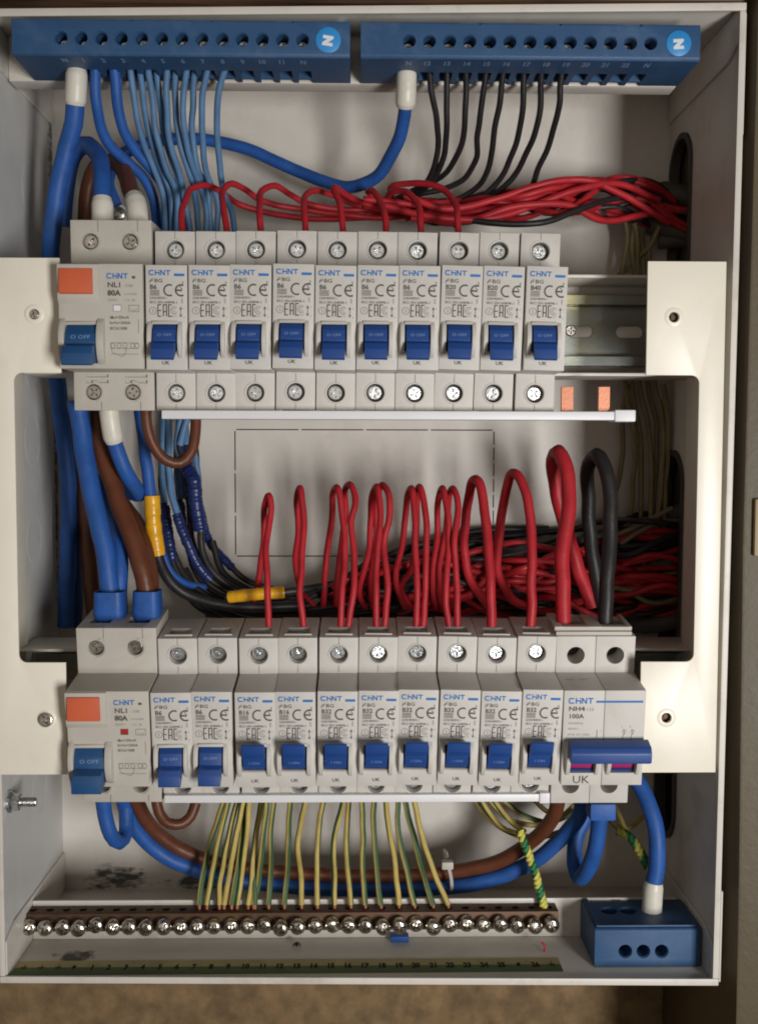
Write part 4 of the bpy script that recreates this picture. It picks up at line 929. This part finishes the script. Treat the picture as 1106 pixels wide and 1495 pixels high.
# --- loops above the lower breakers
LP = [('the third lower breaker, leftmost loop of all', 2, 1.58, '392,915,30 391,862,32 387,812,38 390,776,44 395,738,48 392,723,50 386,745,54 384,800,60 377,848,66 369,892,72'),
      ('the fourth lower breaker', 3, 1.58, '443,915,30 438,862,32 441,812,38 443,760,44 438,712,50 433,731,56 436,770,62 432,818,70 442,866,78 462,889,84'),
      ('the fifth lower breaker, left loop of the pair', 4, 1.58, '497,915,30 500,865,32 503,810,38 500,755,44 493,712,50 486,722,60 482,775,68 475,835,74 472,885,82'),
      ('the fifth lower breaker, right loop of the pair', 4, 1.58, '508,915,30 516,860,32 517,810,38 512,765,42 518,732,46 512,708,52 504,716,60 503,762,68 494,825,76 490,885,82'),
      ('the sixth lower breaker, left loop of the pair', 5, 1.58, '549,915,30 548,865,32 551,800,38 554,745,44 551,711,50 544,722,60 541,778,68 533,828,74 524,865,80 534,890,86'),
      ('the sixth lower breaker, right loop of the pair', 5, 1.58, '561,915,30 566,860,32 560,800,38 568,750,42 566,720,46 558,708,52 551,725,62 549,790,70 542,850,78 545,888,84'),
      ('the seventh lower breaker, left loop of the pair', 6, 1.58, '607,915,30 609,860,32 606,795,38 604,740,44 601,713,50 594,728,60 588,790,68 577,845,76 592,888,84'),
      ('the seventh lower breaker, right loop of the pair', 6, 1.58, '617,915,30 621,860,32 622,795,36 620,738,42 613,711,48 608,726,58 608,775,66 600,830,74 586,858,80 600,888,86'),
      ('the eighth lower breaker, left loop of the pair', 7, 1.58, '655,915,30 650,860,32 654,795,38 652,740,44 647,713,50 640,728,60 637,785,68 630,845,76 636,890,84'),
      ('the eighth lower breaker, right loop of the pair', 7, 1.58, '667,915,30 667,860,32 663,795,36 668,745,42 662,714,48 655,722,58 650,775,66 641,845,74 646,890,82'),
      ('the ninth lower breaker', 8, 2.35, '717,915,30 717,860,32 713,800,38 706,745,44 698,703,50 690,702,56 682,740,64 677,795,70 686,845,76 712,885,84'),
      ('the tenth lower breaker', 9, 2.35, '774,915,30 776,850,32 774,780,38 768,722,44 755,693,50 744,693,56 735,732,64 727,790,70 728,838,76 748,875,82 775,888,86')]
for (lab, k, r_, s) in LP: wire('red wire looped above ' + lab, s, r_, REDC, 'red loops above the lower row', 'red_wire', n=12)
wire('very thick red cable looped up out of the main switch', '822,912,28 821,860,30 821,805,34 827,757,38 831,720,42 826,683,46 815,660,52 807,672,60 813,722,64 826,775,68 842,825,72 864,885,76', 3.6, REDC, 'thick tails of the main switch', 'thick_cable', 'cable', 16)
wire('very thick black cable looped up out of the main switch', '883,912,28 885,850,30 889,785,34 889,725,38 883,682,42 870,664,50 859,676,58 857,715,64 861,780,68 868,840,72 878,885,74', 3.5, BLACKC, 'thick tails of the main switch', 'thick_cable', 'cable', 16)
# --- tangle behind the loops
random.seed(21)
for k in range(46):
    red = k % 3 != 1; y0 = random.uniform(800, 888); y1 = random.uniform(765, 890); x0 = random.uniform(455, 640); x1 = random.uniform(900, 985)
    s = ''
    for j in range(7):
        t = j / 6; xx = x0 + (x1 - x0) * t; s += '%f,%f,%f ' % (xx, (y0 * (1 - t) + y1 * t if t > .25 else 880 * (1 - t * 4) + (y0 * .75 + y1 * .25) * t * 4) + random.uniform(-20, 20), random.uniform(80, 116))
    s += '%f,%f,98 ' % (random.uniform(1022, 1040), min(885, max(745, y1 + random.uniform(-15, 15))))
    wire('thin %s wire in the tangle behind the lower row of loops' % ('red' if red else 'black'), s, 1.7, REDC if red else BLACKC, '%s wires of the lower tangle' % ('red' if red else 'black'))
for k, s in enumerate(['395,888,74 450,872,84 505,850,92 560,815,98 600,798,104 660,788,110 740,782,114 860,770,114', '400,880,88 470,862,94 540,830,100 590,805,106 700,775,114 800,772,116', '260,845,86 320,885,84 400,893,80 480,886,84 560,870,92 640,850,98', '300,880,78 380,897,76 470,896,80 560,888,88 700,880,96 820,880,100', '300,896,90 400,905,92 520,900,96 640,895,100 800,895,100', '420,870,100 520,845,104 620,830,108 760,820,112 900,800,112']):
    wire('black wire sweeping across the back from the taped joints', s, 1.9, BLACKC, 'black wires sweeping across the back')
# --- lower left thick cables
def cup(lab_parent, pxx, py, Y, w_, hgt):
    c0 = at(pxx, py, Y); bm = bmesh.new()
    P0 = rounded(c0.x - w_ / 2 + 1, c0.x + w_ / 2 - 1, Y - 5.2, Y + 7, 3, 4); P1 = rounded(c0.x - w_ / 2, c0.x + w_ / 2, Y - 6.5, Y + 8, 3.4, 4); P2 = rounded(c0.x - w_ / 2 + .4, c0.x + w_ / 2 - .4, Y - 6.2, Y + 7.6, 3.2, 4)
    P3 = rounded(c0.x - w_ / 2 + 1.4, c0.x + w_ / 2 - 1.4, Y - 5, Y + 6.5, 2.6, 4)
    lv = [(P0, c0.z - hgt), (P1, c0.z - hgt * .7), (P2, c0.z), (P3, c0.z), (P3, c0.z - hgt * .8)]
    R_ = [[bm.verts.new((p[0], p[1], z)) for p in P] for (P, z) in lv]; k = len(P0)
    for a in range(4):
        for i in range(k): bm.faces.new((R_[a][i], R_[a][(i + 1) % k], R_[a + 1][(i + 1) % k], R_[a + 1][i]))
    bm.faces.new(R_[-1]); bm.faces.new(R_[0][::-1])
    put('terminal_boot', finish(bm, 'terminal_boot', BLUEC, 50), lab_parent)
o = wire('thick blue cable running down into the left terminal of the lower trip switch', '112,585,50 120,630,50 124,670,48 135,725,44 148,780,40 157,830,38 163,880,38 166,902,38', 4.6, BLUEC, 'thick cables into the lower trip switch', 'thick_cable', 'cable', 16); cup(o, 161, 863, 36, 14.5, 15)
wire('second blue cable squeezed behind the left boot of the lower trip switch', '140,700,76 158,745,66 172,775,54 175,820,44 172,890,40', 3.9, BLUEC, 'thick cables into the lower trip switch', 'thick_cable', 'cable', 14)
o = wire('thick brown cable running down into the right terminal of the lower trip switch', '142,585,58 146,640,56 158,690,52 178,745,46 196,795,40 211,845,37 216,880,37 217,900,38', 4.4, BROWNC, 'thick cables into the lower trip switch', 'thick_cable', 'cable', 16); cup(o, 215, 862, 36, 13, 14.5)
wire('second brown cable squeezed behind the right boot of the lower trip switch', '180,735,74 200,765,62 212,800,50 220,840,44 222,890,40', 3.7, BROWNC, 'thick cables into the lower trip switch', 'thick_cable', 'cable', 14)
wire('dark brown cable deep behind the blue ones at lower left', '128,600,96 122,700,98 130,800,98 140,915,98', 4.2, BROWNC, 'cables deep at the left', 'thick_cable', 'cable', 14)
wire('blue cable coloured dark for shadow against the left wall', '112,590,104 112,680,106 110,780,106 108,915,106', 4.2, SHBLUE, 'cables deep at the left', 'thick_cable', 'cable', 14)
wire('short thick blue cable bending back under the upper trip switch', '158,590,36 163,625,37 170,655,40 184,688,44 198,712,52 203,722,60 190,716,70 172,690,78 162,650,84', 3.6, BLUEC, 'thick cables under the upper trip switch', 'thick_cable', 'cable', 16, parts=[('boot', .0, .22, 4.6, CAPW)])
wire('brown cable looping below the upper trip switch and back up to the busbar', '213,590,34 214,620,34 224,650,36 242,672,38 262,676,40 278,662,42 286,635,44 285,595,46', 2.6, BROWNC, 'brown link loops', 'brown_cable', 'cable', 14)
wire('brown cable looping below the lower trip switch', '228,1165,40 232,1185,40 246,1202,42 264,1203,44 278,1192,46 286,1172,48', 2.6, BROWNC, 'brown link loops', 'brown_cable', 'cable', 14)
wire('mid blue wire ending in bright yellow tape beside the brown cable', '203,590,60 208,630,58 214,680,56 221,732,55', 3.0, BLUEC, 'wires of the taped joints', n=12)
wire('black cable leaving the upright yellow tape and sweeping right', '222,724,55 225,770,55 230,810,56 243,842,60 270,866,64 320,882,66 390,886,70 450,884,76', 2.7, BLACKC, 'wires of the taped joints', n=14, parts=[('wrap', .01, .26, 3.9, TAPEY)])
TJ = ['246,600,74 246,680,72 250,720,70 260,755,68 275,795,66 292,830,68 330,862,74 400,880,82', '276,600,80 262,650,80 272,680,78 282,700,72 286,740,70 292,770,72 300,820,76 345,865,80 420,882,86',
      '238,600,92 236,700,90 240,735,86 248,795,80 262,840,78 320,880,80 410,890,86', '262,600,96 258,680,96 262,730,90 272,790,86 295,850,84 360,885,86', '270,600,100 272,650,96 268,690,90 276,740,86 284,800,84 318,850,82 380,872,90', '282,595,98 286,660,98 291,730,96 305,790,90 330,820,86 362,848,84 420,866,90']
TS = [(.40, .72, 2.3), (.22, .50, 3.3), (.32, .56, 2.6), (.40, .60, 2.4), (.17, .40, 2.4), (.42, .74, 2.1)]
LJ = ['first at the left, slanting', 'second, thick with shiny ridges', 'third, upright beside the yellow tape', 'fourth, low and dark', 'fifth, high under the brown loop', 'sixth, slanting down to the right']
for s, (t0, t1, rr), lj in zip(TJ, TS, LJ):
    pts = s.split(); k = int(len(pts) * (t0 + t1) / 2) + 1
    wire('navy taped joint turning light blue wire to black, ' + lj, s, 1.6, BLACKC, 'navy taped joints', parts=[('tape', t0, t1, rr, TAPEN), ('cover', 0, t0 + .02, 1.66, LBLUE)] if False else [('tape', t0, t1, rr, TAPEN)])
    wire('light blue wire running down into a navy taped joint, ' + lj, ' '.join('%f,%f,%f' % (float(a) + .4, float(b), float(c_) - .4) for a, b, c_ in (e.split(',') for e in pts[:max(2, int(len(pts) * t0 + 1.0))])), 1.75, LBLUE, 'light blue wires into the taped joints')
wire('light blue wire bending back behind the black ones under the yellow tape', '236,805,66 250,835,68 272,852,74 300,858,80', 1.9, BLUEC, 'wires of the taped joints')
wire('black wire with a level band of yellow tape behind the first red loop', '330,872,56 360,869,54 415,864,56 470,856,64', 1.9, BLACKC, 'wires of the taped joints', parts=[('wrap', .07, .62, 3.0, TAPEY)])
for s in ['250,800,80 268,838,78 300,868,76 350,884,78 430,892,84', '292,760,74 297,810,72 322,845,72 372,870,76 440,878,84', '310,790,86 325,835,84 360,860,82 420,872,88', '270,830,88 300,880,84 360,905,84 460,905,90', '240,790,92 262,850,88 300,892,86 400,908,88']:
    wire('black wire curving right from under the navy tape', s, 1.8, BLACKC, 'black wires curving from the taped joints')
# --- below the lower row
wire('thick blue cable dipping in a short loop below the lower trip switch', '150,1165,40 154,1190,42 163,1218,44 175,1230,50 184,1215,58 184,1180,62', 3.6, BLUEC, 'cables under the lower row', 'thick_cable', 'cable', 14)
wire('long blue cable sagging along the bottom from trip switch to main switch', '178,1160,60 192,1200,66 225,1238,72 275,1266,76 340,1284,80 450,1296,84 600,1298,84 700,1288,80 770,1262,74 815,1228,66 845,1190,58 850,1150,52', 3.9, BLUEC, 'cables under the lower row', 'thick_cable', 'cable', 16)
wire('long brown cable sagging along the bottom from trip switch to main switch', '196,1160,60 215,1200,68 255,1235,76 310,1258,80 400,1272,84 520,1278,86 650,1274,84 730,1256,78 780,1225,68 808,1190,56 816,1150,46', 3.7, BROWNC, 'cables under the lower row', 'thick_cable', 'cable', 16)
o = wire('thick blue cable from the underside of the main switch bending back', '876,1172,36 874,1200,38 868,1240,42 857,1272,48 845,1282,56 837,1262,64 840,1225,68 856,1190,70', 3.9, BLUEC, 'cables under the lower row', 'thick_cable', 'cable', 16)
c0 = at(876, 1182, 36); bm = bmesh.new(); box(bm, c0.x - 6.2, c0.x + 6.2, 30, 42, at(876, 1193, 36).z, at(876, 1168, 36).z, 1.2, 2); put('terminal_boot', finish(bm, 'terminal_boot', BLUEC, 40), o)
wire('thick blue cable curving down into a white boot on the small blue block', '915,1120,62 935,1150,58 950,1185,52 958,1225,48 957,1265,47 953,1300,47 950,1338,47', 4.15, BLUEC, 'cables under the lower row', 'thick_cable', 'cable', 16, parts=[('boot', .82, 1, 4.9, CAPW)])
# cable tie
p0 = at(652, 1262, 72); bm = bmesh.new(); box(bm, p0.x - 3.0, p0.x + 3.0, 67, 72, p0.z - 1.0, p0.z + 3.0, .8, 2)
a = at(657, 1286, 74); tube(bm, catmull([Vector((p0.x + .5, 69, p0.z)), Vector((a.x, 71, a.z + 3)), Vector((a.x + .8, 76, a.z - 5)), Vector((a.x, 90, a.z - 8)), Vector((a.x, 95, a.z + 4)), Vector((p0.x, 88, p0.z + 1)), Vector((p0.x, 74, p0.z + 2))], 2), 1.0, 8)
tag(put('cable_tie', finish(bm, 'cable_tie', PLAST2, 45)), 'white plastic cable tie round the brown and blue cables at the bottom', 'cable tie')
# earth wires
EW = [('327,1168', '305,1240', '291,1328'), ('334,1168', '316,1240', '302,1328'), ('347,1168', '330,1235', '320,1328'), ('355,1168', '340,1240', '327,1328'), ('357,1168', '352,1230', '338,1328'), ('364,1168', '356,1250', '346,1328'),
      ('382,1168', '371,1235', '362,1328'), ('390,1168', '386,1210', '370,1328'), ('400,1168', '396,1220', '392,1328'), ('424,1168', '420,1230', '415,1328'), ('446,1168', '436,1230', '440,1328'), ('472,1168', '465,1215', '463,1328'),
      ('501,1168', '487,1230', '488,1328'), ('509,1168', '506,1230', '512,1328'), ('528,1168', '530,1220', '533,1328'), ('546,1168', '546,1215', '556,1328'), ('563,1168', '570,1220', '582,1328'), ('581,1168', '582,1220', '605,1328'), ('591,1168', '604,1225', '632,1328'), ('604,1168', '618,1230', '654,1328'), ('386,1168', '372,1230', '372,1328')]
def nth(k): return (ORD + ['eleventh', 'twelfth', 'thirteenth', 'fourteenth', 'fifteenth', 'sixteenth', 'seventeenth', 'eighteenth', 'nineteenth', 'twentieth', 'twenty-first'])[k]
order = sorted(range(len(EW)), key=lambda i: float(EW[i][2].split(',')[0]))
for rank, i in enumerate(order):
    a, b, c_ = EW[i]; ya = random.uniform(52, 66)
    mid2 = [(float(b.split(',')[0]) * .35 + float(c_.split(',')[0]) * .65) + random.uniform(-2, 2), 1288]
    ow = wire('striped yellow and green earth wire, %s from the left on the brass bar' % nth(rank), '%s,%f %s,%f %f,%f,58 %s,55' % (a, ya, b, ya + random.uniform(-3, 6), mid2[0], mid2[1], c_.replace('1328', '1321')), 1.42, [YEL, GRN], 'earth wires dropping to the brass bar', 'earth_wire', n=12, stripe=(.34, random.choice([-1, 1]) * random.uniform(.0002, .0022)))
    xe_ = float(c_.split(',')[0]); bm = bmesh.new(); tube(bm, [at(xe_, 1319 + random.uniform(-2, 2), 55), at(xe_ + .3, 1333, 55)], 1.0, 8); put('bare_end', finish(bm, 'bare_end', COPPER, 50), ow)
wire('green and yellow spiral sleeved earth wire, standing on the right end of the brass bar', '758,1212,64 766,1235,62 776,1262,60 784,1290,58 795,1328,55', 2.3, [SGRN, SYEL], 'spiral sleeved earth wires', 'sleeved_wire', n=12, stripe=(.42, .085))
wire('green and yellow spiral sleeved earth wire, slanting behind the right blue cable', '900,1212,84 918,1222,82 932,1240,80 944,1265,80 955,1290,84', 2.5, [SGRN, SYEL], 'spiral sleeved earth wires', 'sleeved_wire', n=12, stripe=(.42, .08))
for s in ['700,1165,86 715,1190,84 735,1210,80 762,1218,72', '712,1165,90 740,1195,86 780,1205,84 815,1195,84 850,1165,88', '735,1168,92 760,1188,90 800,1200,88 840,1185,90 870,1160,92', '760,1220,74 790,1222,82 830,1208,88 860,1180,90 880,1150,92', '720,1168,88 745,1200,84 765,1214,76',
          '885,1150,96 895,1175,92 905,1195,90 912,1212,88', '862,1168,96 885,1190,94 905,1210,90 930,1200,98 950,1170,104', '780,1168,96 800,1185,94 830,1190,94 900,1165,98', '690,1165,94 725,1205,90 765,1222,86 815,1215,90 868,1175,94']:
    wire('striped earth wire in the loose tangle behind the foot of the main switch', s, 1.4, [YEL, GRN], 'loose earth wires behind the main switch', 'earth_wire', n=10, stripe=(.4, .004))
bpy.context.view_layer.update()
